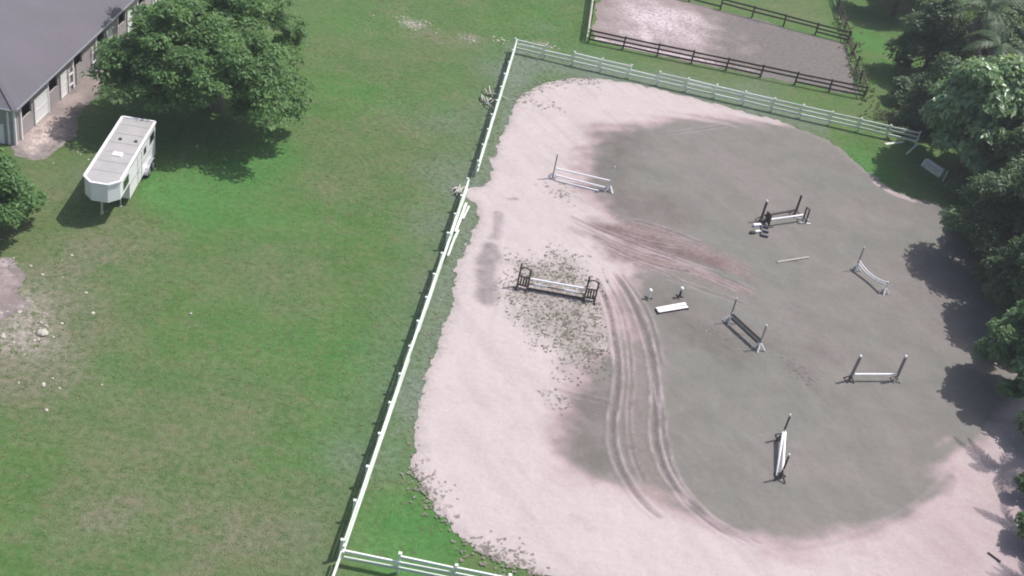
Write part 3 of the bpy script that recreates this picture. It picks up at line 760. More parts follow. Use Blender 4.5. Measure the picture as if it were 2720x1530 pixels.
fence('white_fence', 'short white rail fence along the arena from the far corner to the gate gap', (-3.98, 98.0), (-4.16, 75.0), 2.44, P_WHITE, R_WHITE, ZW, side=1, rw=.09, cap=P_WHITE)
fence('white_fence', 'long white rail fence down the field side of the arena', (-4.5, 72.3), (-5.2, 37.75), 2.44, P_WHITE, R_WHITE, ZW, side=1, rw=.09, missing={(3, 2), (7, 0)}, cap=P_WHITE)
fence('white_fence', 'white rail fence running on below the near arena corner to the photo edge', (-5.22, 37.5), (-5.5, 27.7), 2.44, P_WHITE, R_WHITE, (.42, .8), side=1, rw=.05, ends=(False, True))
fence('white_fence', 'white rail fence with gaps in its top rail across the far arena end', (-3.8, 98.04), (31.3, 95.8), 2.5, P_WHITE, R_WHITE, ZW, side=-1, rw=.085, rh=.15, missing={(1, 2), (4, 2)}, ends=(False, True), cap=P_WHITE)
fence('white_fence', 'white rail fence across the near end of the arena at the bottom edge', (-5.0, 37.62), (12.6, 37.62), 2.52, P_WHITE, R_WHITE, ZW, side=-1, rw=.085, missing={(0, 2)}, ends=(False, True), cap=P_WHITE)
ZD = (.36, .76, 1.16)
fence('paddock_fence', 'dark brown rail fence along the near side of the dirt paddock', (2.3, 103.6), (27.75, 103.5), 3.2, P_DARK, R_DARK, ZD, hp=1.3, ps=.14, rw=.05, rh=.16, lean=.03, side=-1, missing={(5, 0)})
fence('paddock_fence', 'dark brown rail fence along the far side of the dirt paddock', (2.1, 121.0), (27.9, 116.9), 3.25, P_DARK, R_DARK, ZD, hp=1.3, ps=.14, rw=.05, rh=.16, lean=.05, side=-1, missing={(4, 0), (5, 0), (6, 0), (3, 1)})
fence('paddock_fence', 'pale topped rail fence on the field side of the dirt paddock', (2.25, 103.75), (2.1, 120.9), 3.2, P_DARK, R_GREY, ZD, hp=1.3, ps=.14, rw=.09, rh=.16, ends=(False, False), side=1)
fence('paddock_fence', 'overgrown leaning rail fence on the tree side of the dirt paddock', (27.85, 103.7), (28.0, 130), 3.1, P_DARK, R_DARK, ZD, hp=1.35, ps=.15, rw=.05, rh=.15, lean=.12, ends=(False, True), side=1, missing={(1, 2), (2, 2), (0, 1), (3, 2), (2, 0), (4, 1)}, sag=.08)

# loose rails and boards lying around
def plank(name, label, p, q, wd, ht, mat, cat='board', group=None, z0=0.0, z1=0.0):
    o = MB().bar((p[0], p[1], ht / 2 + .008 + z0), (q[0], q[1], ht / 2 + .008 + z1), wd, ht).build(name, mat)
    return tag(o, label, cat, group)
def recenter(o):
    me = o.data; n = len(me.vertices); a = np.empty(n * 3); me.vertices.foreach_get('co', a); a = a.reshape(-1, 3)
    c = np.array([a[:, 0].mean(), a[:, 1].mean(), a[:, 2].min()]); a -= c; me.vertices.foreach_set('co', a.ravel()); me.update(); o.location = c
    return o
LOOSE = [
    ('loose_rail', 'topmost of the white rails heaped against the inside of the long fence', (-4.36, 67.0), (-4.2, 70.6), .16, .05, M_WHITE, 'rail', .12, .3),
    ('loose_rail', 'short crooked white rail heaped by the long fence nearest the gate gap', (-4.15, 68.9), (-3.98, 70.7), .14, .05, M_WHITE, 'rail', .05, .05),
    ('loose_rail', 'lowest white rail lying flat beside the heap at the long fence', (-4.42, 65.0), (-4.22, 67.4), .16, .05, M_WHITE, 'rail', 0, .06),
    ('loose_rail', 'white rail hanging askew on the long fence below the heap', (-4.35, 63.4), (-4.3, 66.2), .15, .05, M_WHITE, 'rail', .5, .2),
    ('fallen_board', 'pale board lying on the shaded grass below the far fence end', (28.48, 94.63), (30.20, 95.82), .3, .06, M_WHITE, 'board', 0, 0),
    ('fallen_post', 'white post leaning down from the far end of the back fence', (30.10, 93.39), (31.2, 95.0), .12, .12, M_WHITE, 'post', 0, .45),
    ('small_stake', 'short white stake leaning beside the white box panel under the trees', (32.53, 89.71), (32.76, 90.26), .1, .1, M_WHITE, 'stake', 0, .75),
]
for nm, lb, p, q, wd, ht, mat, cat, z0, z1 in LOOSE: recenter(plank(nm, lb, p, q, wd, ht, mat, cat, None, z0, z1))
def build_panel():
    a = Vector((31.38, 92.04)); b_ = Vector((32.54, 90.55)); d = (b_ - a).normalized(); n = Vector((-d.y, d.x))
    t = thing('box_panel', (a.x, a.y, 0), 'white jump box panel left on the shaded grass under the trees', 'jump panel')
    m = MB(); h = .62; e = .32
    c0 = [a - n * e, b_ - n * e, b_ + n * e, a + n * e]; c1 = [a - n * .12, b_ - n * .12, b_ + n * .12, a + n * .12]
    m.add([(p.x, p.y, .01) for p in c0] + [(p.x, p.y, h) for p in c1], [(4, 5, 6, 7), (0, 1, 5, 4), (1, 2, 6, 5), (2, 3, 7, 6), (3, 0, 4, 7)])
    m.build('panel', M_PALEWOOD, t)
    MB().bar((a.x, a.y, h + .03), (b_.x, b_.y, h + .03), .3, .05).build('top_board', M_WHITE2, t)
    for p in (a, b_): MB().bar((p.x - n.x * e * 1.05, p.y - n.y * e * 1.05, .03), (p.x - n.x * .13, p.y - n.y * .13, h), .08, .03).build('batten', M_WHITE2, t)
build_panel()

# ------------------------------------------------------------------ show jumps
def standard(label, base, h, mat=M_WHITE2, foot=M_WHITE2, cap=None, ang=0.0, ps=.1, spread=.34, fh=.42, tilt=(0, 0), group='jump standards', nfeet=4, name='jump_standard'):
    t = thing(name, (base[0], base[1], .055), label, 'jump standard', group, ang)
    b = lambda m, nm, mt: m.build(nm, mt, t, local=True)
    b(MB().bar((0, 0, 0.02), (tilt[0] * h, tilt[1] * h, h), ps), 'post', mat)
    if cap is not None:
        b(MB().box((tilt[0] * h, tilt[1] * h, h + .05), (ps * 1.25, ps * 1.25, .12), taper=.7), 'cap', cap)
    for k in range(nfeet):
        a = math.pi / 4 + k * 2 * math.pi / nfeet
        c, s = math.cos(a), math.sin(a)
        b(MB().bar((c * .05, s * .05, fh), (c * spread, s * spread, .03), .09, .05), 'foot', foot)
    b(MB().box((0.07, 0, h * .42), (.08, .1, .06)), 'jump_cup', M_STEEL)
    return t
def pole(label, p, q, mat=M_WHITE2, r=.07, name='jump_pole', group='jump poles', sagz=0.0, bands=None, cat='jump pole'):
    P, Q = Vector(p), Vector(q)
    if bands is None:
        n = 9 if sagz else 2
        pts = [P.lerp(Q, i / (n - 1)) - Vector((0, 0, sagz * 4 * (i / (n - 1)) * (1 - i / (n - 1)))) for i in range(n)]
        o = MB().tube(pts, r, 10).build(name, mat, smooth=False)
        recenter(o); return tag(o, label, cat, group)
    t = thing(name, tuple((P + Q) / 2), label, cat, group)
    for a, c, mt, nm in bands:
        MB().tube([P.lerp(Q, a), P.lerp(Q, c)], r, 10).build(nm, mt, t)
    return t
def at(p, z): return (p[0], p[1], z)
def lerp2(a, b, t): return (a[0] + (b[0] - a[0]) * t, a[1] + (b[1] - a[1]) * t)

# 1: slim white jump near the gate
A, B_ = (1.27, 76.98), (5.46, 76.80)
an = math.atan2(B_[1] - A[1], B_[0] - A[0])
standard('slim pole standard on dry sand, left end of the white jump nearest the gate', A, 1.95, M_JUMPGREY, M_WHITE2, M_WHITE2, an, .085, .4)  # white post; its shaded side is put into the grey colour
standard('slim pale standard with forked white feet, right end of the white jump nearest the gate', B_, 1.95, M_WHITE, M_WHITE2, M_WHITE2, an, .085, .4)
pole('top white pole of the jump nearest the gate', at(lerp2(A, B_, .02), .88), at(lerp2(A, B_, .985), .88))
pole('low white pole hung just above the sand at the jump nearest the gate', at(lerp2(A, B_, .05), .34), at(lerp2(A, B_, .92), .26))
pole('white ground pole lying in front of the jump nearest the gate', at((1.49, 76.67), .12), at((4.73, 76.38), .12))

# 2: dark oxer in the far middle
A, B_ = (16.64, 76.88), (19.34, 78.89)
an = math.atan2(B_[1] - A[1], B_[0] - A[0])
standard('dark tall standard with a white cap at the left of the dark oxer', A, 1.7, M_JUMPDARK, M_JUMPDARK, M_WHITE2, an, .12, .4)
standard('dark tall standard at the right of the dark oxer', B_, 1.7, M_JUMPDARK, M_JUMPDARK, None, an, .12, .45)
A2, B2 = (17.09, 76.63), (20.01, 78.22)
pole('white front pole of the dark oxer', at((17.22, 76.46), .62), at((19.75, 78.12), .62), r=.075)
pole('dark back pole of the dark oxer', at(lerp2(A, B_, .08), .52), at(lerp2(A, B_, .97), .5), M_JUMPDARK, .085)
def wing_panel(label, c, ang, w_, h, slats, mat, foot, lean=.0, name='jump_wing', solid=False):
    t = thing(name, (c[0], c[1], .055), label, 'jump wing', 'jump wings', ang)
    b = lambda m, nm, mt=mat: m.build(nm, mt, t, local=True)
    for s in (-1, 1): b(MB().bar((s * w_ / 2, 0, .02), (s * w_ / 2 + lean, 0, h * (1 if s < 0 else .85)), .09), 'upright')
    b(MB().bar((-w_ / 2 + lean, 0, h), (w_ / 2 + lean, 0, h * .85), .07), 'top_rail')
    b(MB().bar((-w_ / 2, 0, .2), (w_ / 2, 0, .2), .07), 'bottom_rail')
    for i in range(slats):
        x = -w_ / 2 + w_ * (i + 1) / (slats + 1)
        b(MB().bar((x, 0, .24), (x + lean, 0, h * .9), .07 if not solid else w_ / (slats + 1) * .96, .025, up=(0, 1, 0)), 'slat')
    for s in (-1, 1): b(MB().bar((s * w_ / 2, -.38, .03), (s * w_ / 2, .38, .03), .09, .06), 'foot', foot)
    return t
wing_panel('low solid dark wing at the front left of the dark oxer', A2, an + 1.2, .7, .95, 3, M_JUMPDARK, M_JUMPDARK, .1, solid=True)
wing_panel('open dark wing frame on white feet right of the dark oxer', B2, an + 1.1, .6, 1.15, 0, M_JUMPDARK, M_WHITE2, .1)
def block(label, p, q, wd, ht, mat):
    t = recenter(MB().bar((p[0], p[1], .06 + ht / 2), (q[0], q[1], .06 + ht / 2), wd, ht).build('jump_block', mat, bevel=.02))
    return tag(t, label, 'block', 'blocks beside the dark oxer')
block('upper white block on the sand left of the dark oxer', (16.05, 75.89), (16.60, 76.21), .24, .2, M_WHITE2)
block('lower white block on the sand left of the dark oxer', (16.12, 75.02), (16.51, 75.28), .2, .18, M_WHITE)
block('small dark block at the far left of the dark oxer', (15.75, 74.77), (16.06, 74.94), .25, .2, M_JUMPDARK)
def rack():
    a = Vector((16.56, 74.73)); b_ = Vector((16.70, 76.15)); d = b_ - a; n = Vector((d.y, -d.x)).normalized()
    t = thing('low_rack', (a.x, a.y, .055), 'low dark rack with three arms lying left of the dark oxer', 'rack')
    MB().bar((a.x, a.y, .16), (b_.x, b_.y, .16), .1, .12).build('spine', M_PURPLE, t)
    for k in (.04, .5, .96):
        p = a + d * k
        MB().bar((p.x + n.x * .05, p.y + n.y * .05, .16), (p.x + n.x * .5, p.y + n.y * .5, .16), .12, .12).build('arm', M_PURPLE, t)
rack()
pole('lone weathered pole lying on the damp sand below the dark oxer', at((17.48, 71.56), .12), at((19.82, 73.08), .12), M_PALEWOOD, .06)

# 3: brown wing jump in the weeds
def arch_wing(label, a, b_):
    a = Vector(a); b_ = Vector(b_); w_ = (b_ - a).length
    t = thing('jump_wing', (a.x, a.y, .06), label, 'jump wing', 'jump wings', math.atan2(b_.y - a.y, b_.x - a.x))
    b = lambda m, nm, mt=M_JUMPDARK: m.build(nm, mt, t, local=True)
    b(MB().bar((0, 0, .02), (0, 0, 1.75), .1), 'upright'); b(MB().bar((w_, 0, .02), (w_, 0, 1.45), .1), 'upright')
    pts = [(w_ * i / 8, 0, 1.36 + .14 * math.sin(math.pi * i / 8)) for i in range(9)]
    b(MB().tube(pts, .045, 6), 'arch')
    b(MB().bar((0, 0, .82), (w_, 0, .82), .08), 'middle_rail'); b(MB().bar((0, 0, .18), (w_, 0, .18), .08), 'bottom_rail')
    for i in range(1, 4): b(MB().bar((w_ * i / 4, 0, .2), (w_ * i / 4, 0, .8), .1, .03, up=(0, 1, 0)), 'slat')
    for x in (0, w_):
        b(MB().bar((x, -.5, .04), (x, .5, .04), .1, .07), 'foot')
        b(MB().bar((x, -.42, .07), (x, 0, .55), .06), 'brace')
    return t
A, A1, B0, B_ = (0.29, 62.29), (0.94, 62.23), (4.55, 62.39), (5.20, 62.41)
arch_wing('dark arched wing with tall upright, left end of the brown jump in weeds', A, A1)
arch_wing('dark arched wing beside the tyre tracks, right end of the brown jump', B0, B_)
pole('top white pole of the brown jump in the weeds', at(lerp2(A1, B0, .02), .86), at(lerp2(A1, B0, .99), .86), r=.07)
pole('lower pole banded white and tan on the brown jump in the weeds', at(lerp2(A1, B0, .0), .5), at(lerp2(A1, B0, .98), .46),
     bands=[(0, .1, M_TAN, 'tan_band'), (.1, .34, M_WHITE2, 'white_band'), (.34, .64, M_TAN, 'tan_band'), (.64, .9, M_WHITE2, 'white_band'), (.9, 1, M_TAN, 'tan_band')])
pole('dark bottom pole near the ground at the brown jump in the weeds', at(lerp2(A1, B0, .0), .14), at(lerp2(A1, B0, .98), .14), M_JUMPDARK, .055)

# 4: slim jump with plank, middle
A, B_ = (13.79, 63.13), (15.54, 60.84)
an = math.atan2(B_[1] - A[1], B_[0] - A[0])
standard('thin grey standard with white splayed feet, upper end of the plank jump', A, 1.8, M_JUMPGREY, M_WHITE2, M_WHITE2, an, .07, .42, .5)
standard('thin pale standard with white splayed feet, lower end of the plank jump', B_, 1.8, M_GREYWOOD, M_WHITE2, M_WHITE2, an, .08, .42, .5)
pole('upper dark pole of the plank jump', at(lerp2(A, B_, .03), .78), at(lerp2(A, B_, .98), .78), M_JUMPDARK, .055)
pole('lower dark pole of the plank jump', at(lerp2(A, B_, .03), .42), at(lerp2(A, B_, .98), .42), M_JUMPDARK, .055)
recenter(tag(MB().bar(at(lerp2(A, B_, .03), .6), at(lerp2(A, B_, .98), .6), .04, .2).build('jump_plank', M_GREYWOOD), 'pale plank hung between the two dark poles of the plank jump', 'jump plank'))

# 5: white double plank and two ball-topped short posts
p1a, p1b, p2a, p2b = (9.13, 62.77), (11.01, 64.04), (9.23, 62.52), (11.11, 63.73)
t = thing('plank_pair', (p1a[0], p1a[1], .06), 'pair of bright white planks joined on low dark feet in the middle of the arena', 'plank pair')
for a, b_ in ((p1a, p1b), (p2a, p2b)): MB().bar(at(a, .2), at(b_, .2), .24, .05).build('plank', M_WHITE2, t)
for a, b_ in ((p1a, p2a), (p1b, p2b)):
    d = Vector(b_) - Vector(a)
    MB().bar((a[0] - d.x * .3, a[1] - d.y * .3, .12), (b_[0] + d.x * .5, b_[1] + d.y * .5, .12), .1, .1).build('foot', M_JUMPDARK, t)
def short_post(label, base, h, mat):
    t = thing('short_post', (base[0], base[1], .055), label, 'short post', 'short ball-topped posts')
    MB().tube([(0, 0, 0), (0, 0, h)], [.09, .06], 10).build('post', mat, t, local=True)
    MB().ball((0, 0, h + .1), .14).build('ball', M_WHITE2, t, local=True, smooth=True)
    for k in range(3):
        a = k * 2.1 + .3
        MB().bar((0, 0, .12), (.28 * math.cos(a), .28 * math.sin(a), .03), .08, .05).build('foot', M_JUMPDARK, t, local=True)
short_post('short white post with a white ball top left of the white plank pair', (8.60, 63.90), .55, M_WHITE)
short_post('short dark post with a white ball top above the white plank pair', (10.62, 64.80), .6, M_JUMPDARK)

# 6: sagging rails jump at the right
A, B_ = (23.13, 72.76), (24.80, 70.47)
an = math.atan2(B_[1] - A[1], B_[0] - A[0])
standard('thin standard with a white tip, upper end of the jump with sagging rails', A, 1.85, M_JUMPGREY, M_WHITE2, M_WHITE2, an, .06, .36, .5)
standard('stubby white standard with splayed feet, lower end of the jump with sagging rails', B_, .95, M_WHITE, M_WHITE2, None, an, .09, .36, .45)
pole('upper white sagging rail of the right hand jump', at(lerp2(A, B_, .02), .86), at(lerp2(A, B_, 1.0), .92), r=.055, sagz=.3)
pole('lower white sagging rail of the right hand jump', at(lerp2(A, B_, .02), .64), at(lerp2(A, B_, .96), .68), r=.055, sagz=.26)

# 7: single pole jump near the right trees
A, B_ = (21.07, 59.52), (24.08, 60.51)
an = math.atan2(B_[1] - A[1], B_[0] - A[0])
standard('stout grey standard tilting slightly, left end of the single pole jump by the trees', A, 1.85, M_JUMPGREY, M_JUMPDARK, M_WHITE2, an, .13, .34, .35, (.06, 0))
standard('stout grey standard standing upright, right end of the single pole jump by the trees', B_, 1.85, M_JUMPGREY, M_GREYWOOD, M_WHITE2, an, .13, .34, .35)
pole('single white pole of the jump nearest the right trees', at(lerp2(A, B_, .06), .56), at(lerp2(A, B_, .97), .56))

# 8: jump seen end-on near the bottom
A, B_ = (16.36, 52.64), (16.05, 49.31)
an = math.atan2(B_[1] - A[1], B_[0] - A[0])
standard('dark thin standard, far end of the jump with crossed poles seen end-on', A, 1.75, M_JUMPDARK, M_JUMPDARK, M_WHITE2, an, .09, .42, .4)
standard('dark thin standard, near end of the jump with crossed poles seen end-on', B_, 1.7, M_JUMPDARK, M_JUMPDARK, M_WHITE2, an, .09, .42, .4)
pole('white pole sloping to the ground at the near end of the end-on jump', at((A[0] - .05, A[1] - .05), .68), at((15.87, 49.35), .2), r=.075)
pole('white pole resting level along the end-on jump', at((A[0] + .07, A[1] - .05), .66), at((B_[0] + .02, B_[1] + .1), .56), r=.075)

# ------------------------------------------------------------------ vegetation
def leaf_cloud(C, R, N, ll, lw, droop=0.0, shell=.55, up=.6, seed=0, curl=.25):
    """C (k,3) cluster centres, R (k,2) radii (horizontal, vertical), N leaves per cluster -> rhombic leaves, each two triangles"""
    r = np.random.default_rng(seed)
    k = len(C); idx = np.repeat(np.arange(k), N)
    n = len(idx)
    d = r.normal(size=(n, 3)); d[:, 2] = np.where(r.random(n) < .82, np.abs(d[:, 2]), d[:, 2]); d /= np.linalg.norm(d, axis=1)[:, None]
    rad = (shell + (1 - shell) * r.random(n)) ** .8 * (1 + .22 * r.normal(size=n) * .5)
    c = C[idx] + d * rad[:, None] * np.stack([R[idx, 0], R[idx, 0], R[idx, 1]], 1)
    nr = d * (1 - up) + np.array([0, 0, up]) + r.normal(size=(n, 3)) * .3
    nr /= np.linalg.norm(nr, axis=1)[:, None]
    t = r.normal(size=(n, 3)) + d * .8; t[:, 2] -= droop
    t -= nr * (t * nr).sum(1)[:, None]; t /= np.linalg.norm(t, axis=1)[:, None] + 1e-9
    s = np.cross(nr, t)
    sc = (.45 + 1.15 * r.random(n) ** 1.3)[:, None]
    L = ll * sc; Wd = lw * sc
    a = c - t * L * .5; b = c + s * Wd * .5 + nr * curl * Wd * .3; e = c + t * L * .5 - np.array([0, 0, 1]) * L * .15; f = c - s * Wd * .5 + nr * curl * Wd * .3
    V = np.stack([a, b, e, f], 1).reshape(-1, 3)
    i = np.arange(n) * 4
    F = np.concatenate([np.stack([i, i + 1, i + 2], 1), np.stack([i, i + 2, i + 3], 1)])
    rc = r.random(k)[idx] * .5 + r.random(n) * .5
    return V, F, np.concatenate([rc, rc])
def tree(name, label, base, C, R, N, ll, lw, mat, group=None, trunk=.28, bark=M_BARK, seed=1, droop=0.0, up=.6, cat='tree', fork=.35, shell=.55, limbs=26):
    t = thing(name, (base[0], base[1], 0), label, cat, group)
    C = np.asarray(C, float); R = np.asarray(R, float)
    V, F, rc = leaf_cloud(C, R, N, ll, lw, droop, shell, up, seed)
    V = V - np.array([base[0], base[1], 0.0])
    V[:, 2] = np.maximum(V[:, 2], .03)
    link_mesh('crown', mesh_np('crown', V, F, None, {'rnd': rc}), mat, t)
    m = MB(); rn = random.Random(seed)
    top = C[:, 2].max(); zf = top * fork
    m.tube([(base[0], base[1], -.02), (base[0] + rn.uniform(-.1, .1), base[1] + .05, zf * .5), (base[0] + rn.uniform(-.15, .15), base[1], zf)], [trunk * 1.3, trunk, trunk * .9], 9)
    for i in list(range(len(C)))[::max(1, len(C) // limbs)]:
        c = C[i]; p0 = Vector((base[0], base[1], zf * rn.uniform(.85, 1.0))); p2 = Vector((c[0], c[1], c[2] - R[i, 1] * .3)); md = p0.lerp(p2, .5) + Vector((rn.uniform(-.3, .3), rn.uniform(-.3, .3), .25))
        m.tube([p0, md, p2], [trunk * .5, trunk * .28, trunk * .08], 6, False)
    m.build('trunk', bark, t, smooth=True)
    return t
def dome(cx, cy, rx, ry, ztop, zrim, n, cr, cv, seed, zj=.5, inner=True):
    r = np.random.default_rng(seed); C = []; R = []
    for i in range(n):
        q = math.sqrt((i + .5) / n); a = i * 2.39996 + r.uniform(-.4, .4)
        x = cx + rx * q * math.cos(a) + r.normal() * .3; y = cy + ry * q * math.sin(a) + r.normal() * .3
        z = ztop - (ztop - zrim) * q ** 2.2 + r.normal() * zj
        k = r.uniform(.75, 1.25)
        C.append((x, y, z)); R.append((cr * k, cv * k))
        if inner and q < .8 and r.random() < .85:
            C.append((x, y, z - cv * 2.0)); R.append((cr * .8, cv))
    return C, R

# big spreading tree beside the stable
C = []; R = []
r_ = np.random.default_rng(5)
for (lx, ly), r, zt, zr, n in (((-21.11, 73.22), 4.1, 7.3, 3.6, 34), ((-25.68, 73.87), 3.4, 8.4, 5.0, 24), ((-22.91, 78.94), 4.6, 8.4, 4.6, 28), ((-27.54, 72.60), 2.7, 5.8, 3.2, 16),
                               ((-24.96, 73.21), 3.0, 5.6, 3.4, 16), ((-19.36, 74.85), 2.1, 4.8, 2.8, 14), ((-27.39, 83.38), 4.5, 8.2, 5.0, 20)):
    a_, b_ = dome(lx, ly, r, r, zt, zr, n, 1.15, .7, int(n * 7 + r * 10), .4)
    C += a_; R += b_
tree('spreading_tree', 'big spreading bright green tree between the stable and the open field', (-23.6, 77.0), C, R, 330, .3, .16, M_LEAF_A, up=.68, trunk=.42, seed=3, bark=M_PALEBARK)
# small tree at the left edge
C, R = dome(-30.7, 56.8, 2.3, 2.7, 4.4, 1.7, 26, .95, .7, 8, .35)
tree('edge_tree', 'rounded green tree cut off by the left edge below the stable', (-30.8, 56.8), C, R, 560, .27, .14, M_LEAF_A, up=.68, trunk=.2, seed=9)

# tree belt on the right
bx, by = (34.37, 91.96)
C, R = dome(bx, by, 4.3, 4.4, 9.6, 2.4, 50, 1.25, .95, 31, .6)
tree('broadleaf_tree', 'tall broadleaf tree with large glossy pale green leaves behind the back fence end', (bx, by), C, R, 300, .6, .3, M_LEAF_C, trunk=.3, seed=4, droop=.7, up=.5, group='trees along the right side of the arena')
belt = [
    ('dark_tree', 'dark leafy tree overhanging the white box panel', 36.0, 82.0, 3.2, 3.0, 5.6, 1.6, M_LEAF_B, 40),
    ('dark_tree', 'dark shady tree whose round shadow lies across the damp sand', 34.0, 76.8, 3.7, 3.6, 7.8, 2.0, M_LEAF_B, 41),
    ('dark_tree', 'dark tree at the right edge between the shady tree and the bright low one', 34.2, 70.0, 3.2, 3.4, 7.4, 2.0, M_LEAF_B, 42),
    ('bright_tree', 'mid green tree with a sunlit crown at the right edge beside the single pole jump', 31.7, 61.6, 2.3, 3.2, 5.4, 2.2, M_LEAF_D, 43),
    ('dark_tree', 'tall dark tree rising behind the glossy broadleaf one', 38.0, 92.0, 3.6, 3.8, 9.0, 3.0, M_LEAF_B, 44),
    ('dark_tree', 'dark tree beyond the overgrown paddock fence at the top edge', 31.8, 137.5, 4.8, 3.6, 9.0, 3.0, M_LEAF_B, 45),
    ('dark_tree', 'dark tree in the top right corner behind the palms', 45.0, 124.0, 5.0, 5.0, 10.0, 3.0, M_LEAF_B, 46),
    ('dark_tree', 'dark tree at the right edge below the glossy broadleaf one', 37.6, 86.2, 3.0, 3.0, 7.4, 2.2, M_LEAF_B, 52),
    ('bright_tree', 'mid green tree at the right edge between dark crowns', 37.4, 76.0, 2.6, 2.8, 7.6, 2.6, M_LEAF_D, 53),
    ('dark_tree', 'dark tree at the top right edge below the palms', 42.0, 101.0, 4.0, 4.2, 8.5, 2.6, M_LEAF_B, 47),
    ('dark_tree', 'low dark tree shading the end of the white back fence', 33.6, 100.2, 2.2, 2.4, 4.6, 1.0, M_LEAF_B, 48),
    ('dark_tree', 'dark tree at the top edge right of the overgrown paddock fence', 39.5, 134.5, 4.6, 3.6, 9.0, 3.0, M_LEAF_B, 49),
    ('dark_tree', 'dark tree left of the grey skirted palms at the edge of the back lawn', (34.37, 111.16)[0], (34.37, 111.16)[1], 3.0, 3.0, 6.6, 1.8, M_LEAF_B, 54),
    ('dark_tree', 'dark tree at the back of the lawn cut off by the top edge', (34.26, 127.86)[0], (34.26, 127.86)[1], 4.2, 3.4, 8.2, 2.4, M_LEAF_B, 55),
    ('dark_tree', 'dark tree standing between the grey skirted palms', 40.5, 113.5, 4.2, 4.0, 6.6, 1.6, M_LEAF_B, 50),
    ('dark_tree', 'dark tree behind the brown skirted palm at the right edge', 48.5, 108.5, 4.6, 4.4, 7.5, 2.0, M_LEAF_B, 51),
]
for nm, lb, x, y, rx, ry, zt, zr, mt, sd in belt:
    big = nm == 'bright_tree'
    C, R = dome(x, y, rx, ry, zt, zr, 30 if not big else 44, 1.2 if not big else .7, .9 if not big else .6, sd, .6)
    tree(nm, lb, (x, y), C, R, 480 if not big else 200, .34 if not big else .42, .17 if not big else .2, mt, trunk=.26, seed=sd, group='trees along the right side of the arena', droop=.3)
# undergrowth below the belt
def bush(name, label, x, y, r, h, mat, seed, group='bushes under the right hand trees', n=9, N=380, ll=.3):
    C, R = dome(x, y, r, r, h, h * .35, n, r * .5, h * .35, seed, .15, False)
    return tree(name, label, (x, y), C, R, N, ll, ll * .5, mat, trunk=.06, seed=seed, group=group, cat='bush', limbs=8)
for i, (x, y, r, h, lb) in enumerate((
        (34.0, 87.0, 1.6, 1.6, 'low dark bush below the glossy broadleaf tree'),
        (33.0, 79.5, 1.7, 1.6, 'low dark bush between the two dark trees beside the arena'),
        (33.2, 73.2, 1.7, 1.7, 'low dark bush under the shady tree at the sand edge'),
        (32.2, 66.2, 1.6, 1.8, 'low dark bush above the sunlit tree at the right edge'),
        ((31.93, 56.72)[0], (31.93, 56.72)[1], 1.2, 1.8, 'dark bush at the right edge below the slim palm'),
        ((30.62, 51.90)[0], (30.62, 51.90)[1], 1.1, 1.7, 'dark bush at the right edge above the bottom corner'),
        ((29.59, 48.05)[0], (29.59, 48.05)[1], 1.0, 1.5, 'dark bush at the bottom right corner beside the young palm'),
        ((36.45, 73.75)[0], (36.45, 73.75)[1], 1.8, 1.8, 'dark bush at the right edge behind the sunlit tree'),
        ((31.86, 104.71)[0], (31.86, 104.71)[1], 1.7, 2.0, 'added dark bush deepening the shade behind the far end of the white back fence'),  # added to darken the shaded ground past the fence end
        (31.4, 98.6, 1.3, 1.2, 'low bush beyond the far end of the white back fence'))):
    bush('dark_bush', lb, x, y, r, h, M_LEAF_B, 60 + i)

# palms
def frond_mesh(name, L, mat, seed, hang=.5, wid=.55, pairs=24):
    r = np.random.default_rng(seed)
    V = []; F = []; rc = []
    def q(p): # rachis curve
        return np.array([L * p * (1 - .18 * p * hang), 0, L * (.42 * p - (.42 + hang * .75) * p * p)])
    for i in range(pairs):
        p = (i + 1.2) / (pairs + .6); b = q(p); t = q(min(1, p + .02)) - q(p - .02); t /= np.linalg.norm(t)
        ln = wid * L * .42 * (math.sin(math.pi * min(1, p * .9 + .12)) ** .7) * r.uniform(.8, 1.15)
        for s in (-1, 1):
            d = np.array([.55, s * 1.0, -.35 - .3 * hang]) + r.normal(size=3) * .1; d = t * .55 + d * np.array([.3, 1, 1]); d /= np.linalg.norm(d)
            e = b + d * ln; w = t * .03 * L / 2.5
            n = len(V); V += [b - w, b + w, (b + e) / 2 + w * 1.3 + np.array([0, 0, .03]), e, (b + e) / 2 - w * 1.3 + np.array([0, 0, .03])]
            F += [(n, n + 1, n + 2), (n, n + 2, n + 4), (n + 4, n + 2, n + 3)]; rc += [r.random()] * 3
    for i in range(10):
        a, c = q(i / 10), q((i + 1) / 10); w = .035 * (1 - i / 12) * L / 2.5
        n = len(V); V += [a + (0, -w, 0), a + (0, w, 0), c + (0, w, 0), c + (0, -w, 0)]; F += [(n, n + 1, n + 2), (n, n + 2, n + 3)]; rc += [.9] * 2
    me = mesh_np(name, np.array(V), np.array(F), None, {'rnd': np.array(rc)})
    me.materials.append(mat); return me
FR = [frond_mesh('frond', 2.6, M_FROND, s, h) for s, h in ((1, .45), (2, .8), (3, 1.15))]
DF = [frond_mesh('dead_frond', 2.4, M_DEADFROND, s, h, .5) for s, h in ((4, 1.6), (5, 2.2))]
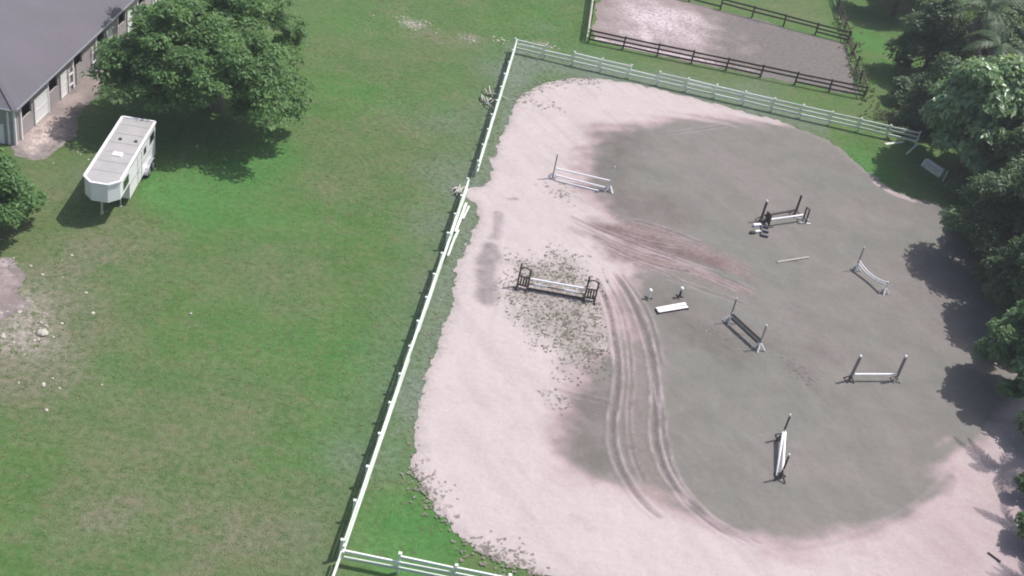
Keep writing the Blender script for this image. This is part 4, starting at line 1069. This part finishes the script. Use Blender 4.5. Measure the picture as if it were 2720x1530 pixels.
def palm(label, x, y, h, sc=1.0, n=15, dead=6, seed=0, group='palms in the right hand trees', lean=(0, 0)):
    t = thing('palm_tree', (x, y, 0), label, 'palm tree', group)
    rn = random.Random(seed); tx, ty = lean
    MB().tube([(0, 0, -.02), (tx * .3, ty * .3, h * .5), (tx, ty, h)], [.17, .13, .12], 8).build('trunk', M_PALEBARK, t, local=True, smooth=True)
    for i in range(n + dead):
        d = i >= n
        o = bpy.data.objects.new('dead_frond' if d else 'frond', rn.choice(DF if d else FR)); COL.objects.link(o); o.parent = t
        o.location = (tx, ty, h - (.15 if d else 0))
        o.rotation_euler = (rn.uniform(-.2, .2), (rn.uniform(.5, 1.0) if d else rn.uniform(-.75, .35)), i * 2.4 + rn.uniform(-.3, .3))
        s = sc * rn.uniform(.85, 1.15); o.scale = (s, s, s)
    return t
palm('grey skirted palm nearest the top of the glossy broadleaf tree', 37.0, 102.0, 7.8, 1.6, 9, 22, 1)
palm('dead looking palm with hanging grey fronds in the top right corner', 41.5, 105.0, 7.6, 1.7, 5, 26, 2)
palm('tall green palm spreading fronds at the top edge left of the grey palms', 37.0, 108.5, 8.6, 1.7, 12, 14, 3)
palm('brown skirted palm at the far right of the top edge', 46.5, 107.0, 8.0, 1.7, 5, 26, 4)
palm('slim palm at the right edge below the sunlit tree', 31.4, 55.4, 4.3, 1.0, 14, 3, 5)
palm('low palm at the right edge throwing feathery shadows on the dry sand', 31.0, 50.6, 4.0, 1.0, 14, 3, 6)
palm('young palm at the bottom right corner', 30.0, 46.2, 2.6, .85, 12, 2, 7)

# small brush and pole in the bottom right corner
recenter(tag(MB().tube([at((26.85, 46.86), .1), at((27.41, 46.35), .1)], .055, 8).build('dark_pole', M_JUMPDARK), 'short dark pole lying on the sand in the bottom right corner', 'pole'))
# bleached branches on the field by the fence
def branch(label, c, n, size, seed, mat=M_PALEWOOD, name='dead_branch'):
    rn = random.Random(seed)
    t = thing(name, (c[0], c[1], 0), label, 'dead branch')
    for i in range(n):
        a = rn.uniform(1.0, 2.2) if i < n * .6 else rn.uniform(0, 6.28); L = size * rn.uniform(.5, 1)
        s = Vector((rn.uniform(-.4, .4) * size * .5, rn.uniform(-.5, .5) * size, .06)); u = Vector((math.cos(a), math.sin(a), 0)); v = Vector((-u.y, u.x, 0)); k = rn.uniform(-.35, .35)
        pts = [s + u * L * f + v * k * L * (f - f * f) * 2 + Vector((0, 0, .35 * size * .4 * math.sin(math.pi * f))) for f in (0, .3, .6, 1)]
        MB().tube(pts, [.07, .06, .05, .025], 6).build('limb', mat, t, local=True, smooth=True)
branch('bleached curved dead branch lying on the grass outside the short white fence', (-4.99, 87.43), 9, 2.1, 5)
branch('heap of broken pale branches at the gate gap by the end of the long fence', (-4.99, 72.23), 9, 1.2, 6)

# scattered ground cover
def tufts(name, pts, size, height, mat, label, seed, blades=6, z=0.0):
    r = np.random.default_rng(seed); n = len(pts)
    P = np.repeat(np.asarray(pts, float), blades, 0); m = len(P)
    s = np.repeat(r.uniform(.6, 1.4, n), blades) * size; a = r.uniform(0, 6.283, m)
    rad = r.random(m) * s * .6
    b = np.stack([P[:, 0] + np.cos(a) * rad * .6, P[:, 1] + np.sin(a) * rad * .6, np.full(m, z)], 1)
    tip = b + np.stack([np.cos(a) * s * .6, np.sin(a) * s * .6, height * r.uniform(.6, 1.4, m)], 1)
    w = np.stack([-np.sin(a), np.cos(a), np.zeros(m)], 1) * (s * .28)[:, None]
    V = np.stack([b - w, b + w, tip + w * .5, tip - w * .5], 1).reshape(-1, 3)
    i = np.arange(m) * 4
    F = np.concatenate([np.stack([i, i + 1, i + 2], 1), np.stack([i, i + 2, i + 3], 1)])
    rc = np.repeat(r.random(n), blades) * .6 + r.random(m) * .4
    o = link_mesh(name, mesh_np(name, V, F, None, {'rnd': np.concatenate([rc, rc])}), mat)
    return tag(o, label, kind='stuff')
def sample_poly(poly, n, seed, fn=None):
    r = np.random.default_rng(seed); q = np.array(poly); lo, hi = q.min(0) - 1.5, q.max(0) + 1.5
    x = r.uniform(lo[0], hi[0], n * 4); y = r.uniform(lo[1], hi[1], n * 4)
    keep = (fn(x, y, r) if fn else sdf(poly, x, y) < 0)
    return np.stack([x, y], 1)[keep][:n]
pts = sample_poly(WEED, 1500, 1, lambda x, y, r: (r.random(len(x)) < sstep(1.2, -1.5, sdf(WEED, x, y) + fbm(x, y, 1.5, 3, 9) * 1.4) * (.4 + .6 * vnoise(x * 1.3, y * 1.3))))
tufts('sand_weeds', pts, .09, .022, M_TUFT, 'scattered dark weeds growing in the sand around the brown jump', 2, 6, .07)
r_ = np.random.default_rng(8)
e = []
ring = smooth_poly(ARENA, 2)
L_ = [math.dist(ring[i], ring[(i + 1) % len(ring)]) for i in range(len(ring))]
for i in range(len(ring)):
    a, b_ = ring[i], ring[(i + 1) % len(ring)]
    if a[0] > 27 or a[1] < 34: continue
    for k in range(r_.poisson(L_[i] * 5)):
        t = r_.random(); e.append((a[0] + (b_[0] - a[0]) * t + r_.normal() * .33, a[1] + (b_[1] - a[1]) * t + r_.normal() * .33))
tufts('edge_tufts', e, .1, .02, M_CLOD, 'ragged weedy tufts along the edge where grass meets sand', 3, 7, .03)
e2 = []
for p, s, n in (([(-2.82, 44.52), (-2.10, 43.28), (-0.98, 41.93)], .55, 110), ([(0.45, 40.21), (1.44, 39.96), (2.60, 39.77), (3.77, 39.46)], .5, 140), ([(-2.37, 88.97), (-1.05, 92.36), (1.17, 94.26), (3.50, 95.41)], .45, 200),
                ([(1.11, 75.70), (2.05, 74.91), (2.95, 74.42)], .5, 50), ([(3.42, 52.28), (3.89, 52.08), (4.16, 51.47)], .5, 40), ([(5.92, 71.99), (8.71, 72.82), (10.40, 72.68)], .5, 40), ([(0.86, 64.00), (3.05, 65.77)], .9, 60), ([(11.91, 61.72), (13.65, 61.06), (15.41, 61.24)], 1.0, 40), ([(17.33, 60.25), (19.13, 58.48)], .6, 40), ([(-1.32, 88.33), (0.91, 89.01)], .5, 40)):
    for k in range(n):
        t = r_.random() * (len(p) - 1); i = int(t); q = lerp2(p[i], p[i + 1], t - i)
        e2.append((q[0] + r_.normal() * s, q[1] + r_.normal() * s))
tufts('sand_tufts', e2, .11, .02, M_CLOD, 'loose clumps of weed and clods on the sand', 4, 6, .065)
# taller weeds by the overgrown paddock fence
e3 = [(28.2 + r_.normal() * .6, r_.uniform(103, 122)) for k in range(190)] + [(29.5 + r_.normal() * .9, 99.5 + r_.normal() * 1.3) for k in range(160)]
tufts('dry_weeds', e3, .17, .2, M_DRYWEED, 'tall dry weeds along the overgrown paddock fence', 6, 8)
r_ = np.random.default_rng(18)
e4 = np.stack([r_.uniform(-36, 3, 16000), r_.uniform(34, 122, 16000)], 1)
keep = (fbm(e4[:, 0], e4[:, 1], 4, 4, 50) + .5 * r_.random(16000) > .1) & (sdf(ARENA, e4[:, 0], e4[:, 1]) > .3) & ~((e4[:, 0] < -27.5) & (e4[:, 1] > 63)) & ~((e4[:, 0] > 1.5) & (e4[:, 1] > 103))
tufts('field_grass_tufts', e4[keep], .13, .02, M_GRASSTUFT, 'paler dry grass tufts flecking the mown field', 7, 5, .004)
# rubble: pale stones on the worn ground at the left edge
def stone_mesh(seed):
    rn = random.Random(seed); m = MB().ball((0, 0, .3), 1, 7, 5, .55)
    m.v = [(x * rn.uniform(.75, 1.2), y * rn.uniform(.75, 1.2), max(-.05, z * rn.uniform(.8, 1.2))) for x, y, z in m.v]
    me = m.mesh('stone'); me.materials.append(M_STONE); return me
SM = [stone_mesh(s) for s in range(5)]
V = []; F = []
m = MB(); rn = random.Random(4)
for spots, n, s in (([(-25.75, 50.12), (-25.90, 48.58), (-24.69, 48.28), (-23.85, 49.29)], 22, 1.0), ([(-25.98, 55.72), (-23.89, 53.54), (-23.14, 55.07)], 9, 2.2), ([(-22.34, 47.31), (-21.39, 45.59), (-22.86, 46.11)], 8, 1.6), ([(-28.76, 66.43), (-27.14, 67.70)], 8, .9), ([(-14.72, 100.25), (-13.04, 99.92), (-12.10, 99.67)], 40, .6), ([(-8.23, 98.86), (-5.37, 100.10)], 34, .45), ([(-2.92, 100.66), (-1.48, 100.76), (-0.40, 100.69)], 18, .4)):
    for k in range(n):
        p = rn.choice(spots); x = p[0] + rn.gauss(0, s); y = p[1] + rn.gauss(0, s); q = rn.uniform(.04, .12)
        b_ = MB().ball((0, 0, .2), 1, 6, 4, .5)
        m.add([(x + a * q * rn.uniform(.8, 1.2), y + c * q * rn.uniform(.8, 1.3), max(0, d * q)) for a, c, d in b_.v], b_.f)
tag(m.build('rubble', M_STONE), 'small pale stones and chips scattered on the worn grass', kind='stuff')
for lb, p, s in (('largest bright white stone on the worn ground at the left edge', (-23.98, 48.91), .36), ('pale stone above the brightest one at the left edge', (-25.82, 50.24), .16),
                 ('pale stone at the very left edge of the worn ground', (-25.68, 48.02), .17), ('pale stone in the grass right of the left hand lane', (-26.17, 53.88), .12), ('pale stone alone in the open grass below the trailer', (-23.33, 53.06), .12)):
    o = bpy.data.objects.new('stone', rn.choice(SM)); COL.objects.link(o); o.location = (p[0], p[1], -.01); o.scale = (s, s * .8, s * .7); o.rotation_euler = (0, 0, rn.uniform(0, 6))
    tag(o, lb, 'stone', 'pale stones on the worn ground')
